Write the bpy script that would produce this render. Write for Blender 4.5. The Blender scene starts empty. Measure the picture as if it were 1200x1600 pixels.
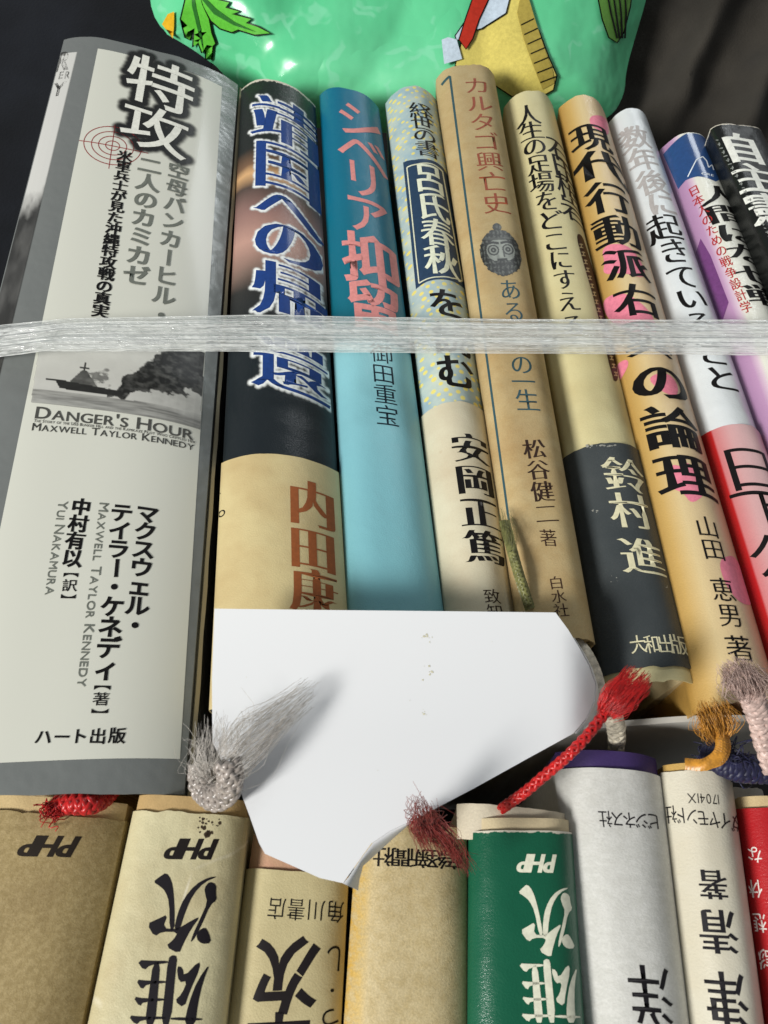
import bpy, bmesh, math, random
import numpy as np
from mathutils import Vector
from mathutils.geometry import tessellate_polygon
random.seed(7); RNG = np.random.default_rng(7)
SC = bpy.context.scene
COL = SC.collection

# ------------------------------------------------------------------ camera
FPX, PITCH = 1200.0, math.radians(62)
CAM = np.array([0.0, 0.0, 0.354])
cd = bpy.data.cameras.new('camera'); cam = bpy.data.objects.new('camera', cd); COL.objects.link(cam)
cam.location = CAM; cam.rotation_euler = (math.pi / 2 - PITCH, 0, 0)
cd.sensor_fit = 'HORIZONTAL'; cd.sensor_width = 36; cd.lens = 36 * FPX / 1200
cd.clip_start = 0.005; cd.clip_end = 50
cd.dof.use_dof = True; cd.dof.focus_distance = 0.185; cd.dof.aperture_fstop = 60
SC.camera = cam

# ------------------------------------------------------------------ world, lamps, exposure
world = bpy.data.worlds.new('World'); SC.world = world; world.use_nodes = True
bg = world.node_tree.nodes['Background']; bg.inputs[0].default_value = (0.93, 0.97, 1.0, 1); bg.inputs[1].default_value = 0.20
def area(name, loc, target, size, sizey, power, color):
    l = bpy.data.lights.new(name, 'AREA'); l.shape = 'RECTANGLE'; l.size = size; l.size_y = sizey
    l.energy = power; l.color = color
    o = bpy.data.objects.new(name, l); COL.objects.link(o); o.location = loc
    o.rotation_euler = (Vector(target) - Vector(loc)).to_track_quat('-Z', 'Y').to_euler()
    return o
area('key_lamp', (-1.0, -0.62, 0.98), (0, 0.08, 0.2), 0.36, 0.36, 24, (1.0, 0.975, 0.93))
area('window_light', (0.35, 1.35, 1.15), (0, 0.1, 0.2), 0.45, 0.22, 4.0, (0.93, 0.98, 1.0))
SC.view_settings.view_transform = 'Standard'; SC.view_settings.look = 'None'
SC.view_settings.exposure = 0.12; SC.view_settings.gamma = 1.0; SC.view_settings.use_curve_mapping = False

# ------------------------------------------------------------------ pixel -> world point
FWD = np.array([0, math.cos(PITCH), -math.sin(PITCH)]); UP = np.array([0, math.sin(PITCH), math.cos(PITCH)])
def ray(px, py):
    return FWD + np.array([1.0, 0, 0]) * ((px - 600) / FPX) + UP * ((800 - py) / FPX)
def P(px, py, z):
    d = ray(px, py)
    return CAM + d * ((z - CAM[2]) / d[2])
def PT(px, py, y0, z0, k):           # meeting the tilted sheet z = z0 + k*(y-y0)
    d = ray(px, py)
    t = (z0 + k * (CAM[1] - y0) - CAM[2]) / (d[2] - k * d[1])
    return CAM + d * t

# ------------------------------------------------------------------ noise
def vnoise(x, y, seed=0):
    x = np.asarray(x, float); y = np.asarray(y, float)
    xi = np.floor(x).astype(np.int64); yi = np.floor(y).astype(np.int64)
    xf = x - xi; yf = y - yi
    def h(a, b):
        n = np.sin(a * 127.1 + b * 311.7 + seed * 74.7) * 43758.5453
        return n - np.floor(n)
    sx = xf * xf * (3 - 2 * xf); sy = yf * yf * (3 - 2 * yf)
    a = h(xi, yi); b = h(xi + 1, yi); c = h(xi, yi + 1); d = h(xi + 1, yi + 1)
    return (a + (b - a) * sx) * (1 - sy) + (c + (d - c) * sx) * sy
def fbm(x, y, oct=4, seed=0):
    s = 0; a = 0.5
    for k in range(oct):
        s = s + a * vnoise(x * 2 ** k, y * 2 ** k, seed + k * 13); a *= 0.5
    return s

# ------------------------------------------------------------------ object helpers
def tag(o, label=None, cat=None, group=None, kind=None):
    if label: o['label'] = label
    if cat: o['category'] = cat
    if group: o['group'] = group
    if kind: o['kind'] = kind
    return o
def empty(name, loc):
    o = bpy.data.objects.new(name, None); COL.objects.link(o); o.location = loc; o.empty_display_size = 0.01
    return o
def mesh_obj(name, verts, faces, mat, parent=None, smooth=True, uvs=None):
    me = bpy.data.meshes.new(name)
    me.from_pydata([tuple(map(float, v)) for v in verts], [], [tuple(map(int, f)) for f in faces])
    if uvs is not None:
        lay = me.uv_layers.new(name='UVMap')
        idx = np.empty(len(me.loops), np.int32); me.loops.foreach_get('vertex_index', idx)
        lay.data.foreach_set('uv', np.asarray(uvs, np.float32)[idx].ravel())
    if smooth:
        me.polygons.foreach_set('use_smooth', [True] * len(me.polygons))
    me.materials.append(mat); me.update()
    o = bpy.data.objects.new(name, me); COL.objects.link(o)
    if parent is not None:
        o.parent = parent
        loc = Vector((0, 0, 0)); p = parent
        while p is not None:
            loc += p.location; p = p.parent
        o.matrix_parent_inverse.identity()
        me.transform(__import__('mathutils').Matrix.Translation(-loc))
    return o
def solid(o, t, offset=-1):
    m = o.modifiers.new('thickness', 'SOLIDIFY'); m.thickness = t; m.offset = offset
    e = o.modifiers.new('crisp_edges', 'EDGE_SPLIT'); e.split_angle = math.radians(50)
    return o

# ------------------------------------------------------------------ materials
def srgb(r, g, b):
    def f(c):
        c /= 255.0
        return c / 12.92 if c <= 0.04045 else ((c + 0.055) / 1.055) ** 2.4
    return (f(r), f(g), f(b), 1)
MATS = {}
class NT:
    def __init__(s, name):
        s.m = bpy.data.materials.new(name); s.m.use_nodes = True
        s.t = s.m.node_tree; s.b = s.t.nodes['Principled BSDF']
    def n(s, typ, **kw):
        nd = s.t.nodes.new(typ)
        for k, v in kw.items():
            if k.startswith('i_'):
                key = k[2:]
                nd.inputs[int(key) if key.isdigit() else key.replace('_', ' ')].default_value = v
            else: setattr(nd, k, v)
        return nd
    def l(s, a, b): s.t.links.new(a, b)
    def mix(s, fac, a, b, mode='MIX'):
        nd = s.n('ShaderNodeMix', data_type='RGBA', blend_type=mode)
        for val, sock in ((fac, 0), (a, 6), (b, 7)):
            if hasattr(val, 'is_output'): s.l(val, nd.inputs[sock])
            else: nd.inputs[sock].default_value = val
        return nd.outputs[2]
    def ramp(s, fac, stops, interp='LINEAR'):
        nd = s.n('ShaderNodeValToRGB'); s.l(fac, nd.inputs[0]); cr = nd.color_ramp; cr.interpolation = interp
        while len(cr.elements) < len(stops): cr.elements.new(0.5)
        for e, (p, c) in zip(cr.elements, sorted(stops, key=lambda q: q[0])):
            e.position = min(max(p, 0), 1); e.color = c
        return nd.outputs[0]
    def noise(s, vec, scale, detail=4, rough=0.55):
        nd = s.n('ShaderNodeTexNoise'); nd.inputs['Scale'].default_value = scale
        nd.inputs['Detail'].default_value = detail; nd.inputs['Roughness'].default_value = rough
        if vec is not None: s.l(vec, nd.inputs['Vector'])
        return nd.outputs[0]
W1 = (1, 1, 1, 1); K1 = (0, 0, 0, 1)
def scal(c, k): return (c[0] * k, c[1] * k, c[2] * k, 1)

def paper(name, col, rough=0.45, coat=0.0, stain=None, stain_amt=0.25, spots=0.0, grain=0.15, vramp=None, uramp=None,
          bump=0.25, mottled=None, sheen_scale=1.0, metallic=0.0, crease=0.0, coat_rough=0.12, wave=0.0, wear=None, spec=0.28):
    """printed jacket paper. UVMap is (across in cm, along in cm); 'st' is the 0..1 pair."""
    g = NT(name)
    uv = g.n('ShaderNodeUVMap'); uv.uv_map = 'UVMap'
    V = uv.outputs[0]
    base = None
    if vramp or uramp:
        st = g.n('ShaderNodeAttribute', attribute_name='st'); sp = g.n('ShaderNodeSeparateXYZ'); g.l(st.outputs['Vector'], sp.inputs[0])
        wob = g.noise(V, 0.35, 3); w2 = g.n('ShaderNodeMath', operation='MULTIPLY_ADD'); g.l(wob, w2.inputs[0])
        w2.inputs[1].default_value = 0.03 * sheen_scale; g.l(sp.outputs[1 if vramp else 0], w2.inputs[2])
        s2 = g.n('ShaderNodeMath', operation='SUBTRACT'); g.l(w2.outputs[0], s2.inputs[0]); s2.inputs[1].default_value = 0.015 * sheen_scale
        base = g.ramp(s2.outputs[0], vramp or uramp)
    else:
        base = g.mix(0.0, col, col)
    if mottled:
        f = g.ramp(g.noise(V, mottled[1], 6, 0.7), [(0.42, K1), (0.62, W1)])
        base = g.mix(f, base, mottled[0])
    if stain:
        f = g.ramp(g.noise(V, 0.55, 5, 0.6), [(0.42, K1), (0.75, (stain_amt,) * 3 + (1,))])
        base = g.mix(f, base, stain)
    if spots > 0:
        vo = g.n('ShaderNodeTexVoronoi'); g.l(V, vo.inputs['Vector']); vo.inputs['Scale'].default_value = 1.1
        f = g.ramp(vo.outputs['Distance'], [(0.0, (spots,) * 3 + (1,)), (0.075, K1)])
        gate = g.ramp(g.noise(V, 0.8, 2), [(0.5, K1), (0.56, W1)])
        f2 = g.mix(1.0, f, gate, 'MULTIPLY')
        base = g.mix(f2, base, stain or srgb(120, 80, 40))
    gr = g.noise(V, 26, 3, 0.7)
    gf = g.ramp(gr, [(0.3, (1 - grain,) * 3 + (1,)), (0.7, (1 + 0.0,) * 3 + (1,))])
    base = g.mix(1.0, base, gf, 'MULTIPLY')
    hgt = gr
    if crease > 0:
        nz = g.n('ShaderNodeTexNoise'); g.l(V, nz.inputs['Vector']); nz.inputs['Scale'].default_value = 0.5; nz.inputs['Detail'].default_value = 2
        md = g.n('ShaderNodeVectorMath', operation='MULTIPLY_ADD'); g.l(nz.outputs[1], md.inputs[0]); md.inputs[1].default_value = (1.8, 1.8, 0); g.l(V, md.inputs[2])
        vc = g.n('ShaderNodeTexVoronoi', feature='DISTANCE_TO_EDGE'); g.l(md.outputs[0], vc.inputs['Vector']); vc.inputs['Scale'].default_value = 0.42
        line = g.ramp(vc.outputs['Distance'], [(0.0, W1), (0.022, K1)])
        gate = g.ramp(g.noise(V, 0.6, 3), [(0.48, K1), (0.6, W1)])
        line = g.mix(1.0, line, gate, 'MULTIPLY')
        lf = g.mix(1.0, line, (crease,) * 3 + (1,), 'MULTIPLY')
        base = g.mix(lf, base, (0.75, 0.7, 0.55, 1))
    if wear:
        st2 = g.n('ShaderNodeAttribute', attribute_name='st'); sp2 = g.n('ShaderNodeSeparateXYZ'); g.l(st2.outputs['Vector'], sp2.inputs[0])
        nz2 = g.n('ShaderNodeMath', operation='MULTIPLY_ADD'); g.l(g.noise(V, 5, 5, 0.7), nz2.inputs[0]); nz2.inputs[1].default_value = wear[1]; nz2.inputs[2].default_value = wear[0] - wear[1] * 0.42
        lt = g.n('ShaderNodeMath', operation='LESS_THAN'); g.l(sp2.outputs[1], lt.inputs[0]); g.l(nz2.outputs[0], lt.inputs[1])
        base = g.mix(lt.outputs[0], base, wear[2])
    g.b.inputs['Specular IOR Level'].default_value = spec
    g.l(base, g.b.inputs['Base Color'])
    rn = g.n('ShaderNodeMapRange'); g.l(g.noise(V, 1.2, 4), rn.inputs[0]); rn.inputs[3].default_value = rough - 0.08; rn.inputs[4].default_value = rough + 0.1
    g.l(rn.outputs[0], g.b.inputs['Roughness'])
    g.b.inputs['Metallic'].default_value = metallic
    if coat > 0:
        g.b.inputs['Coat Weight'].default_value = coat; g.b.inputs['Coat Roughness'].default_value = coat_rough
    bp = g.n('ShaderNodeBump'); bp.inputs['Strength'].default_value = bump; bp.inputs['Distance'].default_value = 0.0004
    g.l(hgt, bp.inputs['Height'])
    bw = g.n('ShaderNodeBump'); bw.inputs['Strength'].default_value = 0.16 + 0.7 * wave; bw.inputs['Distance'].default_value = 0.003
    g.l(g.noise(V, 0.7, 3), bw.inputs['Height']); g.l(bp.outputs[0], bw.inputs['Normal'])
    g.l(bw.outputs[0], g.b.inputs['Normal'])
    if coat > 0: g.l(bw.outputs[0], g.b.inputs['Coat Normal'])
    return g.m

def ink(r, g_, b, rough=0.5, wear=0.12, coat=0.0):
    key = ('ink', r, g_, b, rough, coat)
    if key in MATS: return MATS[key]
    g = NT('printing_ink'); c = srgb(r, g_, b)
    tc = g.n('ShaderNodeTexCoord')
    f = g.ramp(g.noise(tc.outputs['Object'], 900, 4, 0.7), [(0.35, scal(c, 1 - wear)), (0.7, scal(c, 1 + wear))])
    g.l(f, g.b.inputs['Base Color']); g.b.inputs['Roughness'].default_value = rough; g.b.inputs['Specular IOR Level'].default_value = 0.22
    if coat: g.b.inputs['Coat Weight'].default_value = coat; g.b.inputs['Coat Roughness'].default_value = 0.12
    MATS[key] = g.m; return g.m

def print_mat():
    """picture print: colours and coverage carried by the sheet's own point attributes"""
    if 'print' in MATS: return MATS['print']
    g = NT('picture_print'); a = g.n('ShaderNodeAttribute', attribute_name='Col')
    g.l(a.outputs['Color'], g.b.inputs['Base Color']); g.b.inputs['Roughness'].default_value = 0.42
    tr = g.n('ShaderNodeBsdfTransparent'); mx = g.n('ShaderNodeMixShader')
    g.l(a.outputs['Alpha'], mx.inputs[0]); g.l(tr.outputs[0], mx.inputs[1]); g.l(g.b.outputs[0], mx.inputs[2])
    g.l(mx.outputs[0], g.t.nodes['Material Output'].inputs['Surface'])
    MATS['print'] = g.m; return g.m

def pages_mat():
    if 'pages' in MATS: return MATS['pages']
    g = NT('page_edges'); tc = g.n('ShaderNodeTexCoord'); mp = g.n('ShaderNodeMapping'); g.l(tc.outputs['Object'], mp.inputs[0])
    mp.inputs['Scale'].default_value = (3500, 3, 3)
    f = g.ramp(g.noise(mp.outputs[0], 1.0, 2), [(0.3, srgb(150, 125, 85)), (0.7, srgb(215, 195, 150))])
    g.l(f, g.b.inputs['Base Color']); g.b.inputs['Roughness'].default_value = 0.8
    MATS['pages'] = g.m; return g.m

def cloth_mat(name, col, scale=900):
    g = NT(name); tc = g.n('ShaderNodeTexCoord')
    f = g.ramp(g.noise(tc.outputs['Object'], 25, 5), [(0.3, scal(col, 0.6)), (0.7, scal(col, 1.5))])
    g.l(f, g.b.inputs['Base Color']); g.b.inputs['Roughness'].default_value = 0.85
    g.b.inputs['Sheen Weight'].default_value = 0.04; g.b.inputs['Specular IOR Level'].default_value = 0.2
    bp = g.n('ShaderNodeBump'); bp.inputs['Strength'].default_value = 0.5; bp.inputs['Distance'].default_value = 0.0005
    g.l(g.noise(tc.outputs['Object'], scale, 3), bp.inputs['Height']); g.l(bp.outputs[0], g.b.inputs['Normal'])
    return g.m

def thread_mat(name, col, rough=0.35, sheen=0.06):
    g = NT(name); tc = g.n('ShaderNodeTexCoord')
    f = g.ramp(g.noise(tc.outputs['Object'], 700, 4, 0.7), [(0.3, scal(col, 0.55)), (0.7, scal(col, 1.35))])
    g.l(f, g.b.inputs['Base Color']); g.b.inputs['Roughness'].default_value = rough
    g.b.inputs['Sheen Weight'].default_value = sheen
    return g.m

# ------------------------------------------------------------------ lettering shapes
GL = {}
def glyph(ch):
    """outline of one character as (verts Nx2, faces, boundary normals Nx2), em box centred on 0"""
    if ch in GL: return GL[ch]
    cu = bpy.data.curves.new('lettering', 'FONT'); cu.body = ch; cu.size = 1.0; cu.resolution_u = 4
    ob = bpy.data.objects.new('lettering', cu); COL.objects.link(ob)
    dg = bpy.context.evaluated_depsgraph_get(); ev = ob.evaluated_get(dg); me = ev.to_mesh()
    v = np.array([q.co[:2] for q in me.vertices]).reshape(-1, 2)
    fs = []
    for p in me.polygons:
        f = list(p.vertices); a = v[f]
        ar = np.sum(a[:, 0] * np.roll(a[:, 1], -1) - np.roll(a[:, 0], -1) * a[:, 1])
        fs.append(f if ar > 0 else f[::-1])
    ev.to_mesh_clear(); bpy.data.objects.remove(ob); bpy.data.curves.remove(cu)
    # merge doubles
    if len(v):
        key = {}; mp = []; nv = []
        for q in v:
            k = (round(q[0], 5), round(q[1], 5))
            if k not in key: key[k] = len(nv); nv.append(q)
            mp.append(key[k])
        v = np.array(nv); fs = [[mp[i] for i in f] for f in fs]; fs = [f for f in fs if len(set(f)) == len(f)]
    ec = {}
    for f in fs:
        for a, b in zip(f, f[1:] + f[:1]): ec[(a, b)] = ec.get((a, b), 0) + 1
    nrm = np.zeros_like(v)
    acc = {}
    for (a, b) in ec:
        if (b, a) not in ec:
            d = v[b] - v[a]; L = np.hypot(*d)
            if L < 1e-7: continue
            n = np.array([d[1], -d[0]]) / L
            acc.setdefault(a, []).append(n); acc.setdefault(b, []).append(n)
    for i, ns in acc.items():
        s = np.mean(ns, axis=0); q = np.dot(s, s)
        nrm[i] = s / max(q, 0.35)
    GL[ch] = (v, fs, nrm); return GL[ch]
_v = glyph('国')[0]; EM_C = (_v.min(0) + _v.max(0)) / 2; EM_S = float((_v.max(0) - _v.min(0)).max()) / 0.9
def cap_h():
    a = glyph('H')[0]; return a[:, 1].max() - a[:, 1].min()
CAPH = cap_h()

class Sheet:
    """flat lettering geometry gathered in a cover's own (across, along) metres before it is laid on the cover"""
    def __init__(s): s.v = []; s.f = []; s.n = 0
    def add(s, v, f):
        s.v.append(np.asarray(v, float)); s.f += [[i + s.n for i in q] for q in f]; s.n += len(v)

# ------------------------------------------------------------------ a book
NS = 28
SG = np.linspace(0, 1, NS + 1)
class Book:
    def __init__(b, name, label, quad, z=0.2, drop=0.005, p=2.3, dzr=0.0, length=None, depth=0.12, jt0=0.0006, jt1=0.0006, seed=1,
                 jacket=None, cover=None, over0=0.0015, over1=0.0015, top_over=None, group=None, cat='book', jacket_name='dust_jacket', cyc=9):
        b.seed = seed; b.drop = drop; b.p = p; b.ze = z - drop; b.dzr = dzr; b.depth = depth
        TL, TR, BR, BL = quad
        zl, zr = b.ze, b.ze + dzr
        b.TL, b.BL, b.TR, b.BR = P(*TL, zl), P(*BL, zl), P(*TR, zr), P(*BR, zr)
        if length:
            for a, c in (('TL', 'BL'), ('TR', 'BR')):
                A, B = getattr(b, a), getattr(b, c); d = (B - A) / np.linalg.norm(B - A); setattr(b, c, A + d * length)
        b.W = 0.5 * (np.linalg.norm((b.TR - b.TL)) + np.linalg.norm((b.BR - b.BL)))
        b.L = 0.5 * (np.linalg.norm(b.BL - b.TL) + np.linalg.norm(b.BR - b.TR))
        b.hg = drop * (1 - np.abs(2 * SG - 1) ** p)
        base = (b.TL + b.TR + b.BL + b.BR) / 4
        b.root = empty(name, (base[0], base[1], b.ze - depth)); tag(b.root, label, cat, group)
        b.lift = 0.0
        b.layer = 0
        # jacket: spine sheet and both sides
        b.jacket = b.shell(jacket_name, jacket, 0.0, 0.0, 1.0, jt0, jt1, sides=depth, cyc=cyc)
        solid(b.jacket, 0.00025)
        cm = cover or jacket
        t0 = -(top_over if top_over is not None else over0 * 0) / b.L
        b.cover = b.shell('cover_board', cm, -0.0006, t0 + (0.0012 / b.L if top_over is None else 0), 1 - 0.0012 / b.L + over1 / b.L * 0, 0, 0, sides=depth)
        solid(b.cover, 0.0022)
        # page block
        m = 0.0035
        pts = []
        sv = np.linspace(0.1, 0.9, 9)
        for t in ((m + 0.0005) / b.L, 1 - (m + 0.0005) / b.L):
            top = [b.S(s * b.W, t * b.L, -0.0045) for s in sv]
            bot = [q - np.array([0, 0, depth - 0.012]) for q in top]
            pts.append(top + bot[::-1])
        n = len(pts[0]); V = pts[0] + pts[1]
        F = [[i, (i + 1) % n, n + (i + 1) % n, n + i] for i in range(n)] + [list(range(n))[::-1], list(range(n, 2 * n))]
        mesh_obj('page_block', V, F, pages_mat(), b.root, smooth=False)
    def S(b, U, V, off=0.0):
        s = U / b.W; t = V / b.L
        Lp = b.TL + (b.BL - b.TL) * t; Rp = b.TR + (b.BR - b.TR) * t
        sc = min(max(s, 0), 1)
        q = Lp + (Rp - Lp) * s
        i = min(max(int(sc * NS), 0), NS - 1)
        h = np.interp(sc, SG, b.hg)
        # smooth slope
        d = 1e-3
        hp = b.drop * (1 - abs(2 * min(sc + d, 1) - 1) ** b.p); hm = b.drop * (1 - abs(2 * max(sc - d, 0) - 1) ** b.p)
        sl = (hp - hm) / ((min(sc + d, 1) - max(sc - d, 0)) * b.W)
        nx, nz = -sl / math.hypot(1, sl), 1 / math.hypot(1, sl)
        ax = (Rp - Lp); ax = ax / np.linalg.norm(ax)
        return q + np.array([0, 0, h + nz * off]) + ax * nx * off
    def uv(b, px, py):
        """picture point -> (across, along) metres on the spine"""
        z = b.ze + b.drop * 0.8
        s = t = 0.5
        for _ in range(7):
            X = P(px, py, z)[:2]
            for _ in range(6):
                Lp = b.TL + (b.BL - b.TL) * t; Rp = b.TR + (b.BR - b.TR) * t
                q = (Lp + (Rp - Lp) * s)[:2]
                ds = (Rp - Lp)[:2]; dt = ((b.BL - b.TL) * (1 - s) + (b.BR - b.TR) * s)[:2]
                A = np.array([ds, dt]).T
                r = np.linalg.solve(A, X - q); s += r[0]; t += r[1]
            sc = min(max(s, 0), 1)
            z = b.ze + b.dzr * sc + np.interp(sc, SG, b.hg)
        return np.array([s * b.W, t * b.L])
    def t(b, px, py): return b.uv(px, py)[1] / b.L
    def shell(b, name, mat, off, t0, t1, j0, j1, sides=0.0, s0=0.0, s1=1.0, nt=40, parent=None, cyc=9):
        """sheet bent round the spine from t0 to t1; j0/j1 = raggedness of its two ends in metres"""
        rs = np.random.default_rng(b.seed + 5)
        ts = np.linspace(0, 1, nt + 1)
        prof = []                                # (s, extra drop, inward)
        sd = [1.0, 0.6, 0.3, 0.12, 0.04, 0.012]
        cols = []
        if sides: cols += [(0.0, sides * k) for k in sd]
        cols += [(s, 0.0) for s in SG]
        if sides: cols += [(1.0, sides * k) for k in sd[::-1]]
        V = []; UV = []; ST = []
        n = len(cols)
        # ragged end profile
        xs = np.arange(n)
        def rag(seed, a):
            return 0.42 * a * (2.2 * (fbm(xs * cyc / 28.0, xs * 0 + seed * 3.1, 4, seed) - 0.47) + 0.12 * (RNG.random(n) - 0.5)) if a else np.zeros(n)
        r0 = rag(b.seed, j0); r1 = rag(b.seed + 40, j1)
        for k, tt in enumerate(ts):
            for i, (s, dd) in enumerate(cols):
                a = t0 * b.L + r0[i]; c = t1 * b.L + r1[i]
                v = a + (c - a) * tt
                q = b.S(s * b.W, v, off)
                inw = min(dd * 0.05, 0.0012)
                q = q + np.array([inw if s == 0 else (-inw if s == 1 else 0), 0, -dd])
                if dd and off: q = q + np.array([(-off if s == 0 else off) * 1.0, 0, 0]) * 0.5
                V.append(q); UV.append(((s * b.W + (-dd if s == 0 else dd if s == 1 else 0)) * 100, v * 100)); ST.append((s, v / b.L, 0))
        F = [[k * n + i, k * n + i + 1, (k + 1) * n + i + 1, (k + 1) * n + i] for k in range(nt) for i in range(n - 1)]
        F = [f[::-1] for f in F]
        o = mesh_obj(name, V, F, mat, parent or b.root, uvs=UV)
        at = o.data.attributes.new('st', 'FLOAT_VECTOR', 'POINT'); at.data.foreach_set('vector', np.array(ST, np.float32).ravel())
        return o
    def band(b, mat, pa, pb=None, name='paper_band', off=0.0004, j=0.0004, t1=None):
        t0 = b.t(*pa); t1 = t1 if t1 is not None else (b.t(*pb) if pb else 1.0)
        o = b.shell(name, mat, off, t0, t1, j, j, sides=b.depth * 0.9)
        solid(o, 0.0002); b.cur = o; b.lift = off; return o
    # ---- lettering laid on the spine
    def lay(b, sh, name, mat, parent=None, lay=1, clip=True):
        if sh.n == 0: return None
        V = np.concatenate(sh.v)
        bm = bmesh.new()
        bv = [bm.verts.new((q[0], q[1], 0)) for q in V]
        for f in sh.f:
            try: bm.faces.new([bv[i] for i in f])
            except ValueError: pass
        def cut(x, y, nx, ny, ci=False, co=False):
            bmesh.ops.bisect_plane(bm, geom=bm.verts[:] + bm.edges[:] + bm.faces[:], plane_co=(x, y, 0), plane_no=(nx, ny, 0), clear_inner=ci, clear_outer=co)
        if clip:
            cut(0.004 * b.W, 0, 1, 0, ci=True); cut(0.996 * b.W, 0, 1, 0, co=True)
            cut(0, 0.0004, 0, 1, ci=True); cut(0, b.L - 0.0004, 0, 1, co=True)
        lo, hi = V[:, 0].min(), V[:, 0].max()
        for s in SG[1:-1]:
            x = s * b.W
            if lo < x < hi: cut(x, 0, 1, 0)
        if not bm.verts: bm.free(); return None
        bm.verts.index_update()
        off = b.lift + 0.00005 * lay
        VV = [b.S(v.co.x, v.co.y, off) for v in bm.verts]
        FF = [[v.index for v in f.verts] for f in bm.faces]; bm.free()
        # along runs away from the head, so flip to face outward
        o = mesh_obj(name, VV, [f[::-1] for f in FF], mat, parent or b.cur)
        return o
    def put(b, sh, ch, c, ex, ey, w, h, wx=0.0, wy=0.0, slant=0.0):
        """one character centred at c; ex/ey unit axes of its right and up; w,h em sizes"""
        v, f, n = glyph(ch)
        if len(v) == 0: return
        cen = (v.min(0) + v.max(0)) / 2 if ch in '【】' else EM_C
        q = (v - cen + n * np.array([wx, wy]) * EM_S) / EM_S
        x = q[:, 0] + slant * q[:, 1]; y = q[:, 1]
        sh.add(c + np.outer(x * w, ex) + np.outer(y * h, ey), f)
    def column(b, text, p0, p1, w, name, mat, parent=None, wx=0.03, wy=0.03, hf=1.0, flip=False, lay=1, sh=None, skip='', done=True):
        """vertical lettering: centres from p0 to p1 (picture), w = em width in picture units"""
        A, B = b.uv(*p0), b.uv(*p1); n = len(text)
        own = sh is None
        sh = sh or Sheet()
        d = B - A; L = np.linalg.norm(d)
        dn = d / L if n > 1 else np.array([0, 1.0])
        pitch = L / (n - 1) if n > 1 else L
        m = ((p0[0] + p1[0]) / 2, (p0[1] + p1[1]) / 2)
        wm = np.linalg.norm(b.uv(m[0] + w / 2, m[1]) - b.uv(m[0] - w / 2, m[1]))
        ey = -dn; ex = np.array([-ey[1], ey[0]]) * 1.0
        if ex[0] < 0: ex = -ex
        if flip: ex, ey = -ex, -ey
        for i, ch in enumerate(text):
            if ch in ' ' + skip: continue
            c = A + d * (i / (n - 1) if n > 1 else 0)
            if ch in 'ー【】':
                b.put(sh, ch, c, -ey, ex, pitch * hf, wm, wy, wx)
            else:
                b.put(sh, ch, c, ex, ey, wm, pitch * hf, wx, wy)
        return b.lay(sh, name, mat, parent, lay) if own and done else sh
    def chars(b, items, w, h, name, mat, parent=None, wx=0.03, wy=0.03, flip=False, lay=1, sh=None, done=True, slope=None):
        """single characters, each (ch, px, py[, w, h]) in picture units"""
        sh = sh or Sheet()
        for it in items:
            ch, x, y = it[:3]; ww, hh = (it[3], it[4]) if len(it) > 3 else (w, h)
            c = b.uv(x, y)
            a, d = b.uv(x - ww / 2, y), b.uv(x + ww / 2, y); wm = np.linalg.norm(d - a)
            hm = np.linalg.norm(b.uv(x, y + hh / 2) - b.uv(x, y - hh / 2))
            ex, ey = np.array([1.0, 0]), np.array([0, -1.0])
            if slope is not None: ex = np.array([1.0, slope]) / math.hypot(1, slope)
            if flip: ex, ey = -ex, -ey
            b.put(sh, ch, c, ex, ey, wm, hm, wx, wy)
        return b.lay(sh, name, mat, parent, lay) if done else sh
    def line(b, text, p0, p1, hpx, name, mat, parent=None, wx=0.0, wy=0.0, small=0.8, slant=0.0, lay=1):
        """proportional lettering along the baseline p0 -> p1; capitals hpx tall; lower case becomes small capitals"""
        A, B = b.uv(*p0), b.uv(*p1); d = B - A; L = np.linalg.norm(d); ex = d / L
        ey = np.array([ex[1], -ex[0]])
        m = ((p0[0] + p1[0]) / 2, (p0[1] + p1[1]) / 2)
        # height: picture units across the baseline, measured along ey
        k = np.linalg.norm(b.uv(m[0] + 5, m[1]) - b.uv(m[0] - 5, m[1])) / 10 if abs(ex[1]) > 0.7 else np.linalg.norm(b.uv(m[0], m[1] + 5) - b.uv(m[0], m[1] - 5)) / 10
        hm = hpx * k / CAPH
        pen = 0; lst = []
        for ch in text:
            sc = 1.0; cc = ch
            if ch.islower(): sc = small; cc = ch.upper()
            if ch == ' ': pen += 0.3; continue
            v, f, n = glyph(cc)
            x0, x1 = v[:, 0].min(), v[:, 0].max()
            lst.append((cc, pen - x0 * sc, sc)); pen += (x1 - x0) * sc + 0.1
        sh = Sheet(); kx = L / pen
        for cc, px, sc in lst:
            v, f, n = glyph(cc)
            q = (v + n * np.array([wx, wy])) * sc
            x = (q[:, 0] + px + slant * q[:, 1]) * kx; y = q[:, 1] * hm
            sh.add(A + np.outer(x, ex) + np.outer(y, ey), f)
        return b.lay(sh, name, mat, parent, lay)
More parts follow.
